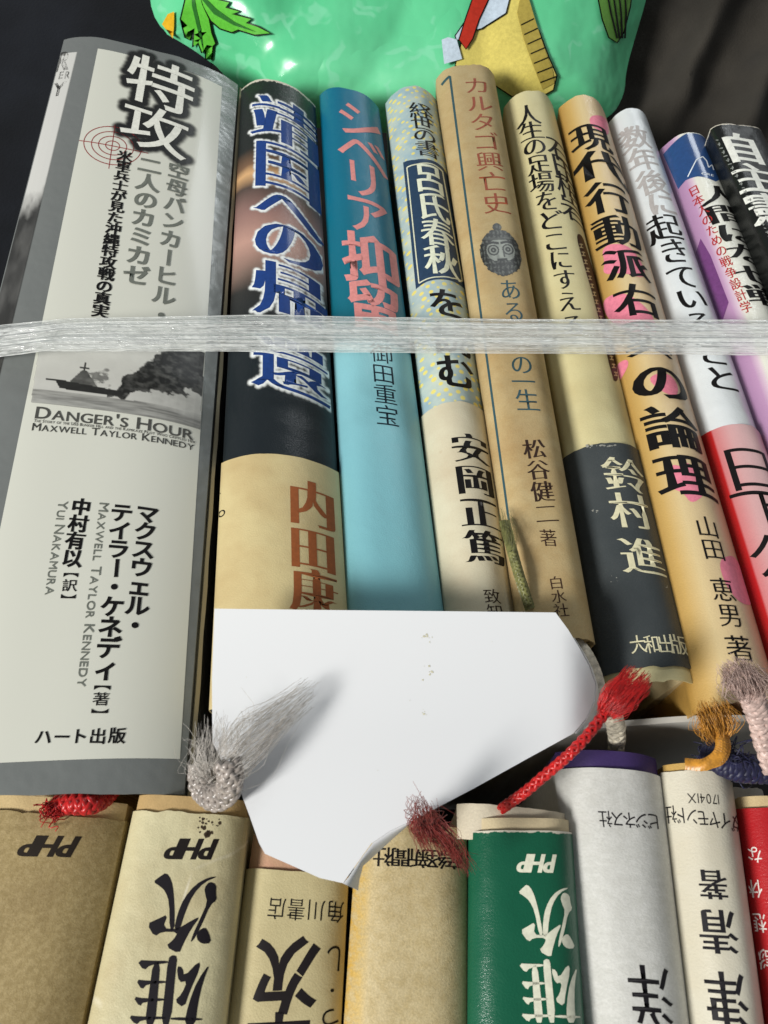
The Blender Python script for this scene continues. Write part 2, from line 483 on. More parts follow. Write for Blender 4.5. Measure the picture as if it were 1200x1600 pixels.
    def poly(b, polys, name, mat, parent=None, smooth=0, lay=1):
        """flat printed shapes given as outlines in picture units"""
        sh = Sheet()
        for pts in polys:
            pts = np.array(pts, float)
            for _ in range(smooth):
                nx = np.roll(pts, -1, axis=0); pts = np.stack([pts * 0.75 + nx * 0.25, pts * 0.25 + nx * 0.75], 1).reshape(-1, 2)
            q = np.array([b.uv(*p) for p in pts])
            ar = np.sum(q[:, 0] * np.roll(q[:, 1], -1) - np.roll(q[:, 0], -1) * q[:, 1])
            tr = tessellate_polygon([[Vector((a[0], a[1], 0)) for a in q]])
            F = []
            for f in tr:
                a = q[list(f)]; s = np.sum(a[:, 0] * np.roll(a[:, 1], -1) - np.roll(a[:, 0], -1) * a[:, 1])
                F.append(list(f) if s < 0 else list(f)[::-1])
            sh.add(q, [f[::-1] for f in F])
        return b.lay(sh, name, mat, parent, lay)
    def stroke(b, pts, w, name, mat, parent=None, lay=1, closed=False):
        pts = np.array(pts, float)
        if closed: pts = np.vstack([pts, pts[:1]])
        out = []
        for a, c in zip(pts[:-1], pts[1:]):
            d = c - a; L = np.hypot(*d)
            if L < 1e-6: continue
            n = np.array([-d[1], d[0]]) / L * w / 2
            out.append([a + n, c + n, c - n, a - n])
        return b.poly(out, name, mat, parent, 0, lay)
    def picture(b, fn, box, res, name, parent=None, lay=1):
        """fine sheet over box=(u0,v0,u1,v1) metres; fn(U,V)->RGBA arrays"""
        u0, v0, u1, v1 = box
        us = np.union1d(np.arange(u0, u1, res), [u1])
        cuts = SG * b.W; us = np.union1d(us, cuts[(cuts > u0) & (cuts < u1)]); vs = np.linspace(v0, v1, max(2, int((v1 - v0) / res)))
        UU, VV = np.meshgrid(us, vs)
        C = fn(UU, VV)
        off = b.lift + 0.00005 * lay
        V = [b.S(u, v, off) for u, v in zip(UU.ravel(), VV.ravel())]
        n = len(us)
        F = [[k * n + i, (k + 1) * n + i, (k + 1) * n + i + 1, k * n + i + 1] for k in range(len(vs) - 1) for i in range(n - 1)]
        A = C[..., 3]
        F = [f for f in F if A.ravel()[f].max() > 0.01]
        o = mesh_obj(name, V, F, print_mat(), parent or b.cur)
        at = o.data.attributes.new('Col', 'FLOAT_COLOR', 'POINT'); at.data.foreach_set('color', C.reshape(-1, 4).astype(np.float32).ravel())
        return o
    def halo(b, sh, r0, r1, col, name, res=0.00035, parent=None, lay=1, amt=1.0):
        V = np.concatenate(sh.v)
        # sample the letters' area
        pts = []
        for f in sh.f:
            a = V[f]
            for k in range(1, len(f) - 1):
                t = np.array([a[0], a[k], a[k + 1]]); ar = abs(np.cross(t[1] - t[0], t[2] - t[0])) / 2
                m = max(1, int(ar / (0.0005 ** 2)))
                r = RNG.random((m, 2)); r = np.where(r.sum(1, keepdims=True) > 1, 1 - r, r)
                pts.append(t[0] + r[:, :1] * (t[1] - t[0]) + r[:, 1:] * (t[2] - t[0]))
        pts = np.concatenate(pts + [V])
        lo = np.maximum(V.min(0) - r1 - 0.001, [0.0006, 0.0006]); hi = np.minimum(V.max(0) + r1 + 0.001, [b.W - 0.0006, b.L])
        def fn(U, Vv):
            G = np.stack([U.ravel(), Vv.ravel()], 1); D = np.full(len(G), 9.0)
            for i in range(0, len(G), 4000):
                g = G[i:i + 4000]
                for j in range(0, len(pts), 3000):
                    q = pts[j:j + 3000]
                    dd = np.sqrt(((g[:, None, :] - q[None]) ** 2).sum(-1)).min(1); D[i:i + 4000] = np.minimum(D[i:i + 4000], dd)
            al = np.clip((r1 - D) / (r1 - r0), 0, 1); al = al * al * (3 - 2 * al) * amt
            C = np.empty((len(G), 4)); C[:, :3] = col[:3]; C[:, 3] = al
            return C.reshape(U.shape + (4,))
        return b.picture(fn, (lo[0], lo[1], hi[0], hi[1]), res, name, parent, lay)

# ------------------------------------------------------------------ the surface everything stands on
gm = cloth_mat('dark_table', srgb(40, 38, 36), 300)
g = mesh_obj('table_surface', [(-1.5, -1.5, 0.06), (1.5, -1.5, 0.06), (1.5, 1.5, 0.06), (-1.5, 1.5, 0.06)], [[0, 1, 2, 3]], gm, smooth=False)
tag(g, kind='structure')

BLACK = ink(14, 12, 13)
exec_books = []

# ================================================================== BIG SILVER BOOK
b = Book('hardback_book', 'thick silver grey book with a white panel and a photo of a burning ship', [(100, 62), (372, 132), (288, 1243), (-205, 1252)],
         z=0.207, drop=0.0045, p=3.2, dzr=-0.005, depth=0.14, seed=2, jt0=0.0012, jt1=0.0007,
         jacket=paper('silver_jacket', srgb(128, 132, 130), rough=0.32, coat=0.35, grain=0.04, bump=0.08, metallic=0.25, wave=0.1),
         cover=paper('grey_board', srgb(150, 140, 120)))
b.cur = b.jacket
white_panel = paper('printed_white', srgb(217, 218, 206), rough=0.4, coat=0.2, grain=0.04)
b.poly([[(153, 76), (347, 136), (281, 1186), (-75, 1196)]], 'white_panel', white_panel)
# wrapped-over strip of the front cover with smoke
uv0 = b.uv(97, 80)
def strip(U, V):
    u1 = b.uv(122, 80)[0]; s_ = U / b.W
    n = fbm(U * 300, V * 110, 4, 3)
    edge = b.uv(60, 300)[1]
    dark = np.clip((V - edge + 0.004 + 0.012 * (n - 0.5) * 2) / 0.010, 0, 1)
    g_ = 0.62 * (1 - dark) + (0.03 + 0.16 * np.clip(n - 0.35, 0, 1)) * dark
    A = np.where(U < u1 * 0.98, 1.0, 0.0)
    return np.stack([g_, g_, g_ * 0.95, A], -1)
b.picture(strip, (0.0004, b.uv(97, 85)[1], b.uv(122, 80)[0], b.uv(0, 700)[1]), 0.0006, 'smoky_photo_strip')
b.chars([('R', 105, 94, 36, 38)], 30, 30, 'subtitle_lettering', ink(60, 60, 58), wx=0.04, wy=0.03)
b.chars([('E', 99, 117, 13, 15), ('R', 108, 117, 13, 15), ('Y', 98, 138, 28, 28)], 30, 30, 'subtitle_lettering', ink(60, 60, 58), wx=0.03, wy=0.02)
sh = Sheet()
b.chars([('特', 250, 133, 104, 77), ('攻', 241, 203, 102, 71)], 0, 0, '', None, sh=sh, done=False, wx=0.016, wy=0.006, slope=0.12)
b.halo(sh, 0.0011, 0.0031, srgb(8, 8, 8), 'ink_halo', res=0.0004, lay=2)
b.lay(sh, 'title_lettering', ink(232, 232, 222), lay=3)
# gun-sight rings
c0 = (176, 228); rings = []
red = ink(150, 52, 52)
for rx in (11, 22, 33, 45):
    ry = rx * 0.66
    rings.append([(c0[0] + rx * math.cos(a) + 0.0 * ry, c0[1] + ry * math.sin(a) + 0.10 * rx * math.cos(a)) for a in np.linspace(0, 2 * math.pi, 41)])
sh_ = []
for r in rings + [[(124, 220), (232, 240)], [(180, 195), (170, 264)]]:
    r = np.array(r)
    for a, c in zip(r[:-1], r[1:]):
        d = c - a; n = np.array([-d[1], d[0]]) / max(np.hypot(*d), 1e-6) * 0.62
        sh_.append([a + n, c + n, c - n, a - n])
b.poly(sh_, 'ring_emblem', red, lay=2)
GREY = ink(112, 116, 108)
b.column('空母バンカーヒル・', (279, 269), (252, 494), 34, 'subtitle_lettering', GREY, wx=0.03, wy=0.025, hf=0.98, lay=4)
b.column('二人のカミカゼ', (234, 260), (213, 431), 38, 'subtitle_lettering', GREY, wx=0.035, wy=0.025, lay=4)
b.column('米軍兵士が見た沖縄特攻戦の真実', (195, 245), (157, 487), 25, 'subtitle_lettering', BLACK, wx=0.035, wy=0.025, hf=1.05, lay=4)
# ship photograph
u0, u1 = b.uv(48, 633)[0], b.uv(316, 640)[0]; v0 = 0.5 * (b.uv(66, 508)[1] + b.uv(317, 545)[1]); v1 = 0.5 * (b.uv(48, 633)[1] + b.uv(313, 669)[1])
xl0, xl1 = b.uv(64, 520)[0], b.uv(48, 633)[0]; xr0, xr1 = b.uv(319, 555)[0], b.uv(313, 669)[0]
def ship(U, V):
    y = (V - v0) / (v1 - v0); x = (U - (xl0 + (xl1 - xl0) * y)) / ((xr0 + (xr1 - xr0) * y) - (xl0 + (xl1 - xl0) * y))
    n = fbm(x * 11, y * 9, 5, 1); n2 = fbm(x * 30, y * 26, 4, 5); n3 = fbm(x * 7, y * 60, 4, 9)
    g_ = 0.55 + 0.08 * n
    sea = 0.835 - 0.03 * np.clip(x - 0.5, 0, 1)
    g_ = np.where(y > sea, 0.10 + 0.42 * n3, g_)
    mist = np.clip(1.15 - ((x - 0.86) / 0.30) ** 2 - ((y - 0.72) / 0.15) ** 2 + 1.2 * (n - 0.5), 0, 1) * (x > 0.45)
    g_ = g_ * (1 - mist) + (0.50 + 0.14 * (n2 - 0.4)) * mist
    up = np.interp(x, [0.50, 0.53, 0.63, 0.73, 0.79, 1.0], [0.80, 0.55, 0.42, 0.26, 0.12, -0.2])
    lowb = np.interp(x, [0.5, 0.54, 0.70, 1.0], [0.80, 0.80, 0.66, 0.57])
    d = np.minimum(y - up, lowb - y) + 0.34 * (n - 0.47) + 0.12 * (n2 - 0.47)
    smoke = np.clip(d / 0.025, 0, 1) * (x > 0.45)
    wisp = np.clip((0.07 - np.hypot((x - 0.39) * 0.9, (y - 0.61) * 0.6) + 0.16 * (n2 - 0.5)) / 0.03, 0, 1) * 0.75
    smoke = np.maximum(smoke, wisp)
    sg = 0.006 + 0.20 * np.clip(n2 - 0.40, 0, 1) * n * 2
    g_ = g_ * (1 - smoke) + sg * smoke
    deck = 0.715 + 0.05 * (x - 0.13) / 0.4 - 0.02; keel = 0.80 + 0.03 * (x - 0.13)
    hull = (x > 0.125 + 0.35 * np.clip(y - 0.70, 0, 1)) & (x < 0.54) & (y > deck) & (y < keel)
    hull |= (x > 0.07) & (x < 0.16) & (np.abs(y - 0.705) < 0.010)
    tw = 0.014 + np.clip(y - 0.55, 0, 1) * 0.42
    tower = (y < deck + 0.01) & (y > 0.55) & (np.abs(x - 0.295) < tw)
    tower |= (y <= 0.56) & (y > 0.45) & (np.abs(x - 0.295) < 0.006)
    tower |= (np.abs(y - 0.52) < 0.010) & (np.abs(x - 0.295) < 0.03)
    g_ = np.where(tower, 0.03 + 0.22 * n2 * np.clip(y - 0.5, 0, 1) * 4, g_)
    g_ = np.where(hull, 0.008 + 0.02 * n2, g_)
    A = ((y > 0.0) & (y < 1.0) & (x > 0) & (x < 1)).astype(float)
    return np.stack([g_, g_, g_ * 0.93, A], -1)
b.picture(ship, (min(xl0, xl1), v0, max(xr0, xr1), v1), 0.00024, 'ship_photograph', lay=2)
b.line("Danger's Hour", (55, 654), (305, 689), 18, 'title_lettering', ink(78, 78, 74), wx=0.018, wy=0.008, lay=3)
b.line('The Story of the USS Bunker Hill and the Kamikaze Pilot Who Crippled Her', (53, 660), (306, 694), 4.6, 'subtitle_lettering', ink(70, 70, 66), wx=0.012, lay=3)
b.line('Maxwell Taylor Kennedy', (50, 673), (305, 705), 11.5, 'author_lettering', ink(70, 70, 66), wx=0.012, wy=0.004, lay=3)
b.column('マクスウェル・', (230, 804), (211, 978), 37, 'author_lettering', BLACK, wx=0.035, wy=0.03, hf=1.08, lay=3)
b.column('テイラー・ケネディ', (190, 802), (166, 1046), 37, 'author_lettering', BLACK, wx=0.035, wy=0.03, hf=1.08, lay=3)
b.column('【著】', (160, 1075), (156, 1111), 27, 'author_lettering', BLACK, wx=0.004, wy=0.004, hf=1.2, lay=3)
b.line('Maxwell Taylor Kennedy', (156, 786), (120, 1076), 15, 'author_lettering', GREY, wx=0.01, wy=0.01, lay=3)
b.column('中村有以', (127, 793), (113, 873), 31, 'translator_lettering', BLACK, wx=0.04, wy=0.03, hf=1.02, lay=3)
b.column('【訳】', (111, 899), (107, 932), 24, 'translator_lettering', BLACK, wx=0.006, wy=0.006, hf=1.2, lay=3)
b.line('Yui Nakamura', (92, 783), (70, 932), 15, 'translator_lettering', GREY, wx=0.01, wy=0.01, lay=3)
b.chars([('ハ', 68, 1152), ('ー', 97, 1152), ('ト', 124, 1151), ('出', 153, 1151), ('版', 183, 1150)], 27, 25, 'publisher_lettering', BLACK, wx=0.022, wy=0.016, lay=3)
# pale inner edge of the jacket flap on the right
v_ = [];
for k in range(41):
    t = k / 40; q = b.S(b.W, t * b.L); v_ += [q + np.array([0.0003, 0, -0.0012]), q + np.array([0.0010, 0, -0.0018 + 0.0003 * math.sin(k * 1.7)])]
fl = mesh_obj('jacket_flap_edge', v_, [[2 * k, 2 * k + 1, 2 * k + 3, 2 * k + 2] for k in range(40)], paper('aged_flap', srgb(168, 158, 130), rough=0.6), b.root); solid(fl, 0.0003)
B1 = b

# ================================================================== BLACK BOOK WITH GLOWING BLUE TITLE
b = Book('hardback_book', 'black book with glowing blue title and cream lower wrapper', [(377, 140), (493, 166), (549, 1110), (329, 1110)], z=0.203, drop=0.0058, seed=3, jt0=0.001,
         jacket=None) if False else None
def new_book(label, quad, jacket_fn, **kw):
    """the jacket may need the book's own scale, so it is assigned after the shape exists"""
    tmp = bpy.data.materials.new('pending')
    bk = Book('hardback_book', label, quad, jacket=tmp, **kw)
    m = jacket_fn(bk)
    for o in bk.root.children:
        for i, s in enumerate(o.data.materials):
            if s is tmp: o.data.materials[i] = m
    bpy.data.materials.remove(tmp)
    bk.cur = bk.jacket
    return bk
b = new_book('black book with glowing blue title and a cream wrapper round its lower end', [(377, 140), (493, 166), (549, 1110), (329, 1110)],
    lambda k: paper('dusk_jacket', K1, rough=0.4, coat=0.25, grain=0.1, sheen_scale=1.6, vramp=[(0, srgb(24, 32, 30)), (k.t(430, 230), srgb(26, 30, 29)), (k.t(430, 258), srgb(120, 90, 66)), (k.t(430, 272), srgb(214, 170, 120)), (k.t(430, 292), srgb(80, 66, 60)), (k.t(430, 330), srgb(150, 116, 108)), (k.t(430, 375), srgb(190, 150, 136)), (k.t(430, 425), srgb(120, 100, 90)), (k.t(430, 450), srgb(44, 44, 42)), (k.t(430, 520), srgb(26, 34, 38)), (1, srgb(22, 28, 34))], wear=(0.003, 0.016, srgb(206, 200, 184))),
    z=0.204, drop=0.0058, seed=3, jt0=0.0008, cyc=14)
sh = Sheet(); NAVY = ink(28, 62, 128, coat=0.2)
b.chars([('靖', 446, 192, 94, 74), ('国', 448, 264, 94, 80), ('へ', 450, 328, 98, 70), ('の', 450, 380, 104, 76), ('帰', 452, 458, 108, 90), ('還', 453, 572, 110, 90)],
        0, 0, '', None, sh=sh, done=False, wx=0.040, wy=-0.012, slope=0.12)
b.halo(sh, 0.0004, 0.0013, srgb(236, 240, 238), 'white_glow', res=0.00034, lay=1)
b.lay(sh, 'title_lettering', NAVY, lay=2)
b.band(paper('cream_wrapper', srgb(206, 190, 142), rough=0.45, coat=0.1, stain=srgb(150, 105, 50), stain_amt=0.35, spots=0.8, grain=0.06), (440, 712))
b.chars([('内', 487, 790, 68, 76), ('田', 488, 860, 68, 72), ('康', 490, 926, 68, 74)], 0, 0, 'author_lettering', ink(150, 84, 44), wx=0.05, wy=-0.022)
b.chars([('。', 360, 790, 34, 34), ('く', 341, 788, 26, 40)], 0, 0, 'blurb_lettering', BLACK, wx=0.0, wy=0.0)

# ================================================================== TEAL BOOK
b = new_book('teal blue book with salmon pink title on its dark upper half', [(499, 150), (592, 170), (713, 1110), (551, 1110)],
    lambda k: paper('teal_jacket', K1, rough=0.38, coat=0.25, grain=0.05, sheen_scale=0.15, vramp=[(0, srgb(8, 104, 136)), (k.t(560, 300), srgb(10, 108, 134)), (k.t(570, 490), srgb(14, 104, 122)), (k.t(590, 528), srgb(20, 108, 126)), (k.t(590, 536), srgb(140, 196, 204)), (k.t(600, 640), srgb(130, 188, 198)), (k.t(610, 760), srgb(124, 182, 192)), (1, srgb(112, 168, 176))]),
    z=0.202, drop=0.0045, seed=4, jt0=0.0004, p=3)
PINK = ink(218, 142, 138)
b.chars([('シ', 562, 190, 60, 56), ('ベ', 566, 236, 66, 56), ('リ', 568, 280, 58, 62), ('ア', 574, 336, 64, 64)], 0, 0, 'title_lettering', PINK, wx=0.012, wy=0.008, slope=0.1)
b.chars([('抑', 580, 406, 80, 78), ('留', 585, 478, 80, 76)], 0, 0, 'title_lettering', PINK, wx=0.03, wy=0.024, slope=0.06)
b.column('御田重宝', (596, 553), (605, 650), 36, 'author_lettering', ink(20, 34, 46), wx=-0.004, wy=-0.004, hf=1.0)

# ================================================================== DOTTED BOOK
def dotted(k):
    g = NT('dotted_jacket'); uv = g.n('ShaderNodeUVMap'); V = uv.outputs[0]
    mp = g.n('ShaderNodeMapping'); g.l(V, mp.inputs[0]); mp.inputs['Rotation'].default_value = (0, 0, 0.5)
    vo = g.n('ShaderNodeTexVoronoi'); g.l(mp.outputs[0], vo.inputs['Vector']); vo.inputs['Scale'].default_value = 4.6; vo.inputs['Randomness'].default_value = 0.35
    dot = g.ramp(vo.outputs['Distance'], [(0.26, W1), (0.33, K1)])
    base = g.ramp(g.noise(V, 1.2, 4), [(0.38, srgb(150, 176, 186)), (0.66, srgb(196, 206, 190))])
    gate = g.ramp(g.noise(V, 1.6, 4), [(0.34, K1), (0.42, W1)])
    c = g.mix(g.mix(1.0, dot, gate, 'MULTIPLY'), base, srgb(226, 212, 118))
    g.l(c, g.b.inputs['Base Color']); g.b.inputs['Roughness'].default_value = 0.55
    return g.m
b = new_book('slim blue and yellow dotted book with a navy title label', [(602, 162), (684, 160), (830, 1110), (716, 1110)], dotted, z=0.203, drop=0.0058, seed=5, jt0=0.0008, p=2.2)
b.chars([('経', 658, 173, 33, 24), ('世', 660, 193, 33, 22), ('の', 664, 212, 34, 22), ('書', 668, 233, 33, 24)], 0, 0, 'title_lettering', BLACK, wx=0.012, wy=-0.002, slope=0.05)
b.poly([[(630, 254), (648, 250), (672, 250), (692, 262), (700, 276), (729, 446), (726, 452), (714, 443), (692, 437), (668, 440), (650, 452)]], 'navy_label', ink(40, 62, 88), lay=1)
b.stroke([(636, 262), (652, 257), (676, 257), (691, 268), (722, 440), (706, 435), (686, 433), (668, 436), (655, 443), (636, 262)], 1.8, 'label_border', ink(214, 216, 190), lay=2)
b.chars([('呂', 671, 278, 44, 46), ('氏', 677, 322, 46, 46), ('春', 684, 364, 46, 43), ('秋', 691, 407, 48, 46)], 0, 0, 'title_lettering', ink(226, 230, 206), wx=0.03, wy=0.002, slope=0.09, lay=2)
b.chars([('を', 699, 474, 54, 46), ('読', 706, 528, 52, 50), ('む', 713, 581, 58, 54)], 0, 0, 'title_lettering', BLACK, wx=0.028, wy=0.012, slope=0.08)
b.band(paper('ivory_wrapper', srgb(212, 206, 180), rough=0.5, stain=srgb(160, 110, 50), stain_amt=0.28, spots=0.6, grain=0.06), (706, 629), j=0.0004)
b.column('安岡正篤', (735, 702), (758, 856), 53, 'author_lettering', BLACK, wx=0.042, wy=-0.018, hf=1.0)
b.column('致知', (768, 933), (773, 957), 24, 'publisher_lettering', ink(60, 46, 34), wx=0.004, wy=-0.004)

# ================================================================== TAN BOOK WITH HEAD PICTURE
b = new_book('tall tan book with red brown title and a small bearded head picture', [(681, 124), (772, 118), (930, 1006), (816, 1012)],
    lambda k: paper('tan_jacket', srgb(197, 176, 130), rough=0.6, stain=srgb(160, 116, 62), stain_amt=0.45, grain=0.16, mottled=(srgb(190, 166, 118), 1.5), spots=0.3),
    z=0.207, drop=0.004, p=3.6, seed=6, jt0=0.0013, jt1=0.0009, cyc=18)
RB = ink(150, 72, 44); DT = ink(52, 84, 92)
b.column('カルタゴ興亡史', (745, 134), (776, 318), 42, 'title_lettering', RB, wx=0.008, wy=-0.008, hf=0.98)
def head(U, V):
    c = hc; x = (U - c[0]) / 0.0058; y = (V - c[1]) / 0.0088
    n = fbm(x * 6 + 9, y * 6, 4, 2); n2 = fbm(x * 14, y * 14, 3, 8)
    C = np.zeros(U.shape + (4,)); r = np.hypot(x / 0.92, y / 0.95) + 0.14 * (n2 - 0.5)
    body = (r < 1)
    curl = np.abs(np.sin(x * 17 + 4 * n) * np.sin(y * 15 + 4 * n2))
    g_ = 0.012 + 0.11 * curl ** 2 * (0.6 + n2)
    face = (np.hypot(x / 0.64, (y + 0.06) / 0.50) + 0.08 * (n - 0.5) < 1) & (y < 0.34)
    g_ = np.where(face, 0.10 + 0.22 * n + 0.10 * (1 - np.abs(x)) - 0.10 * np.clip(y, 0, 1), g_)
    for ex in (-0.33, 0.33):
        d = np.hypot((x - ex), (y + 0.10) * 1.15)
        g_ = np.where(d < 0.26, 0.035, g_); g_ = np.where(d < 0.19, 0.24, g_); g_ = np.where(d < 0.12, 0.02, g_); g_ = np.where(d < 0.04, 0.2, g_)
        g_ = np.where((np.abs(y + 0.42 - 0.16 * np.abs(x - ex)) < 0.05) & (np.abs(x - ex) < 0.30), 0.02, g_)
    nose = (np.abs(x + 0.02) < 0.05 + 0.16 * np.clip(y + 0.1, 0, 1)) & (y > -0.2) & (y < 0.22)
    g_ = np.where(nose, 0.30 + 0.1 * n, g_); g_ = np.where((np.abs(x - 0.12) < 0.035) & (y > -0.15) & (y < 0.22), 0.05, g_)
    g_ = np.where((np.abs(y - 0.30) < 0.035) & (np.abs(x) < 0.24), 0.015, g_)
    g_ = np.where((np.abs(y + 0.56 + 0.12 * x * x) < 0.05), 0.16 * n, g_)
    knob = (np.hypot(x, (y + 1.05) / 0.9) < 0.2)
    C[..., 0] = g_ * 0.9; C[..., 1] = g_ * 0.98; C[..., 2] = g_ * 0.86; C[..., 3] = (body | knob)
    return C
hc = b.uv(783, 394)
b.picture(head, (hc[0] - 0.007, hc[1] - 0.0115, hc[0] + 0.007, hc[1] + 0.010), 0.00014, 'head_picture')
b.chars([('あ', 797, 453, 34, 34), ('る', 803, 487, 34, 34), ('の', 815, 570, 36, 34), ('一', 818, 597, 38, 34), ('生', 824, 626, 38, 36)], 0, 0, 'subtitle_lettering', DT, wx=0.006, wy=-0.006, slope=0.08)
b.column('松谷健二', (835, 702), (854, 803), 36, 'author_lettering', ink(52, 34, 24), wx=0.024, wy=-0.016, hf=1.0)
b.chars([('著', 857, 841, 27, 28)], 0, 0, 'author_lettering', ink(62, 40, 28), wx=0.004, wy=-0.008, slope=0.08)
b.column('白水社', (869, 911), (877, 954), 24, 'publisher_lettering', ink(62, 40, 28), wx=0.004, wy=-0.006)
b.stroke([(690, 133), (703, 119), (750, 480), (796, 820)], 3.4, 'border_rule', DT)

# ================================================================== CREAM BOOK WITH CHARCOAL WRAPPER
b = new_book('cream book with brushy black title and a charcoal wrapper', [(787, 168), (864, 166), (1090, 1072), (946, 1080)],
    lambda k: paper('cream_jacket', srgb(212, 203, 156), rough=0.5, stain=srgb(176, 150, 90), stain_amt=0.3, grain=0.08),
    z=0.203, drop=0.0055, p=2.6, seed=7, jt0=0.0014, jt1=0.001, cyc=16, cover=paper('foxed_board', srgb(214, 196, 150), rough=0.7, stain=srgb(150, 110, 60)))
b.chars([('人', 825, 180, 37, 34), ('生', 831, 204, 37, 30), ('の', 836, 229, 37, 30), ('足', 842, 256, 37, 32), ('場', 847, 285, 37, 34), ('を', 855, 314, 36, 34), ('ど', 861, 344, 42, 34), ('こ', 868, 377, 42, 34), ('に', 876, 406, 36, 34), ('す', 883, 437, 36, 34), ('え', 889, 471, 37, 34), ('る', 896, 508, 37, 36)],
        0, 0, 'title_lettering', BLACK, wx=0.022, wy=-0.006, slope=0.1)
b.chars([('石', 877, 240, 26, 28), ('田', 884, 267, 26, 28), ('梅', 891, 297, 26, 32), ('岩', 898, 331, 26, 32)], 0, 0, 'title_lettering', BLACK, wx=0.01, wy=-0.004, slope=0.1)
b.poly([[(901, 366), (907, 366), (913, 376), (944, 480), (966, 585), (964, 597), (957, 594), (933, 485), (903, 382)]], 'brown_cartouche', ink(62, 36, 26), smooth=1)
rs = []
for k in range(17):
    t = k / 16; x = 908 + 50 * t + 4 * t; y = 384 + 200 * t
    rs += [[(x - 3, y - 3), (x + 2.5, y - 2), (x + 2, y - 0.5), (x - 3, y - 1.5)], [(x - 1, y - 3), (x + 0.3, y - 3), (x + 1, y + 3), (x - 0.6, y + 3)], [(x - 3, y + 2), (x + 3, y + 3), (x + 3, y + 4.4), (x - 3, y + 3.4)]]
b.poly(rs, 'cartouche_marks', ink(196, 176, 130), lay=2)
b.band(paper('charcoal_wrapper', srgb(60, 66, 68), rough=0.42, coat=0.1, grain=0.12, stain=srgb(90, 94, 94), stain_amt=0.3), (941, 694), j=0.0012, t1=1 - 0.0030 / b.L)
CR = ink(226, 220, 184)
for (x, y, n, sx, sy, r) in ((940, 698, 16, 22, 2, 1.6), (1000, 704, 5, 4, 3, 1.3), (930, 800, 5, 6, 4, 1.0), (1040, 920, 3, 2, 6, 0.8), (960, 905, 4, 5, 5, 0.9)):
    sc_ = []
    for _ in range(n):
        cx, cy = x + sx * (RNG.random() - 0.5) * 2, y + sy * RNG.normal() * 0.6
        rr = r * (0.4 + RNG.random()); sc_.append([(cx + rr * (0.6 + 0.8 * RNG.random()) * 1.4 * math.cos(a), cy + rr * (0.6 + 0.6 * RNG.random()) * math.sin(a)) for a in np.linspace(0, 6.28, 7)[:-1]])
    b.poly(sc_, 'scuff_mark', ink(150, 150, 142))
b.chars([('鈴', 976, 744, 56, 56), ('村', 985, 800, 56, 58), ('進', 1004, 871, 60, 60)], 0, 0, 'author_lettering', CR, wx=0.032, wy=-0.016, slope=0.1)
b.chars([('大', 997, 1008), ('和', 1018, 1008), ('出', 1039, 1008), ('版', 1059, 1009)], 25, 30, 'publisher_lettering', CR, wx=0.008, wy=-0.008)
B6 = b

# ================================================================== GOLD BOOK WITH PETALS
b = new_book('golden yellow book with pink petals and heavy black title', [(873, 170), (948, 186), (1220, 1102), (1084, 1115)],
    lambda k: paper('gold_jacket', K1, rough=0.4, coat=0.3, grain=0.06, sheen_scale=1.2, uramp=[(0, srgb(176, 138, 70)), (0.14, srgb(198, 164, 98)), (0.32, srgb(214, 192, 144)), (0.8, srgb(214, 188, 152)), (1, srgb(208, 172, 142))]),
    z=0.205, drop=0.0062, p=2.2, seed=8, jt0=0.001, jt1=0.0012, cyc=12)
PK = ink(226, 130, 150)
for pet in [[(921, 181), (940, 180), (950, 190), (952, 214), (936, 204), (922, 196)], [(945, 408), (940, 390), (955, 380), (985, 384), (1008, 420), (1006, 436), (975, 426), (942, 430)],
        [(940, 470), (960, 458), (985, 460), (1020, 490), (1030, 530), (985, 520), (950, 500)], [(962, 570), (978, 560), (984, 568), (972, 590), (966, 598)],
        [(1040, 738), (1050, 725), (1068, 730), (1076, 720), (1098, 760), (1100, 775), (1080, 788), (1068, 770), (1046, 762)],
        [(1124, 880), (1130, 870), (1150, 868), (1172, 915), (1178, 945), (1160, 945), (1140, 925), (1128, 900)], [(1010, 590), (1040, 580), (1060, 600), (1058, 622), (1030, 610)]]:
    b.poly([pet], 'petal_print', PK, smooth=2)
b.chars([('現', 926, 213, 54, 42), ('代', 943, 257, 56, 42), ('行', 954, 308, 56, 48), ('動', 968, 360, 60, 48), ('派', 981, 411, 60, 48), ('右', 998, 469, 60, 50), ('翼', 1014, 528, 62, 54), ('の', 1037, 597, 70, 60), ('論', 1056, 668, 70, 66), ('理', 1077, 743, 72, 68)],
        0, 0, 'title_lettering', BLACK, wx=0.034, wy=0.008, slope=0.12, lay=2)
b.chars([('山', 1105, 824, 34, 34), ('田', 1115, 859, 34, 34), ('恵', 1130, 922, 36, 38), ('男', 1141, 962, 36, 38), ('著', 1156, 1014, 40, 42)], 0, 0, 'author_lettering', BLACK, wx=0.004, wy=-0.008, slope=0.1, lay=2)

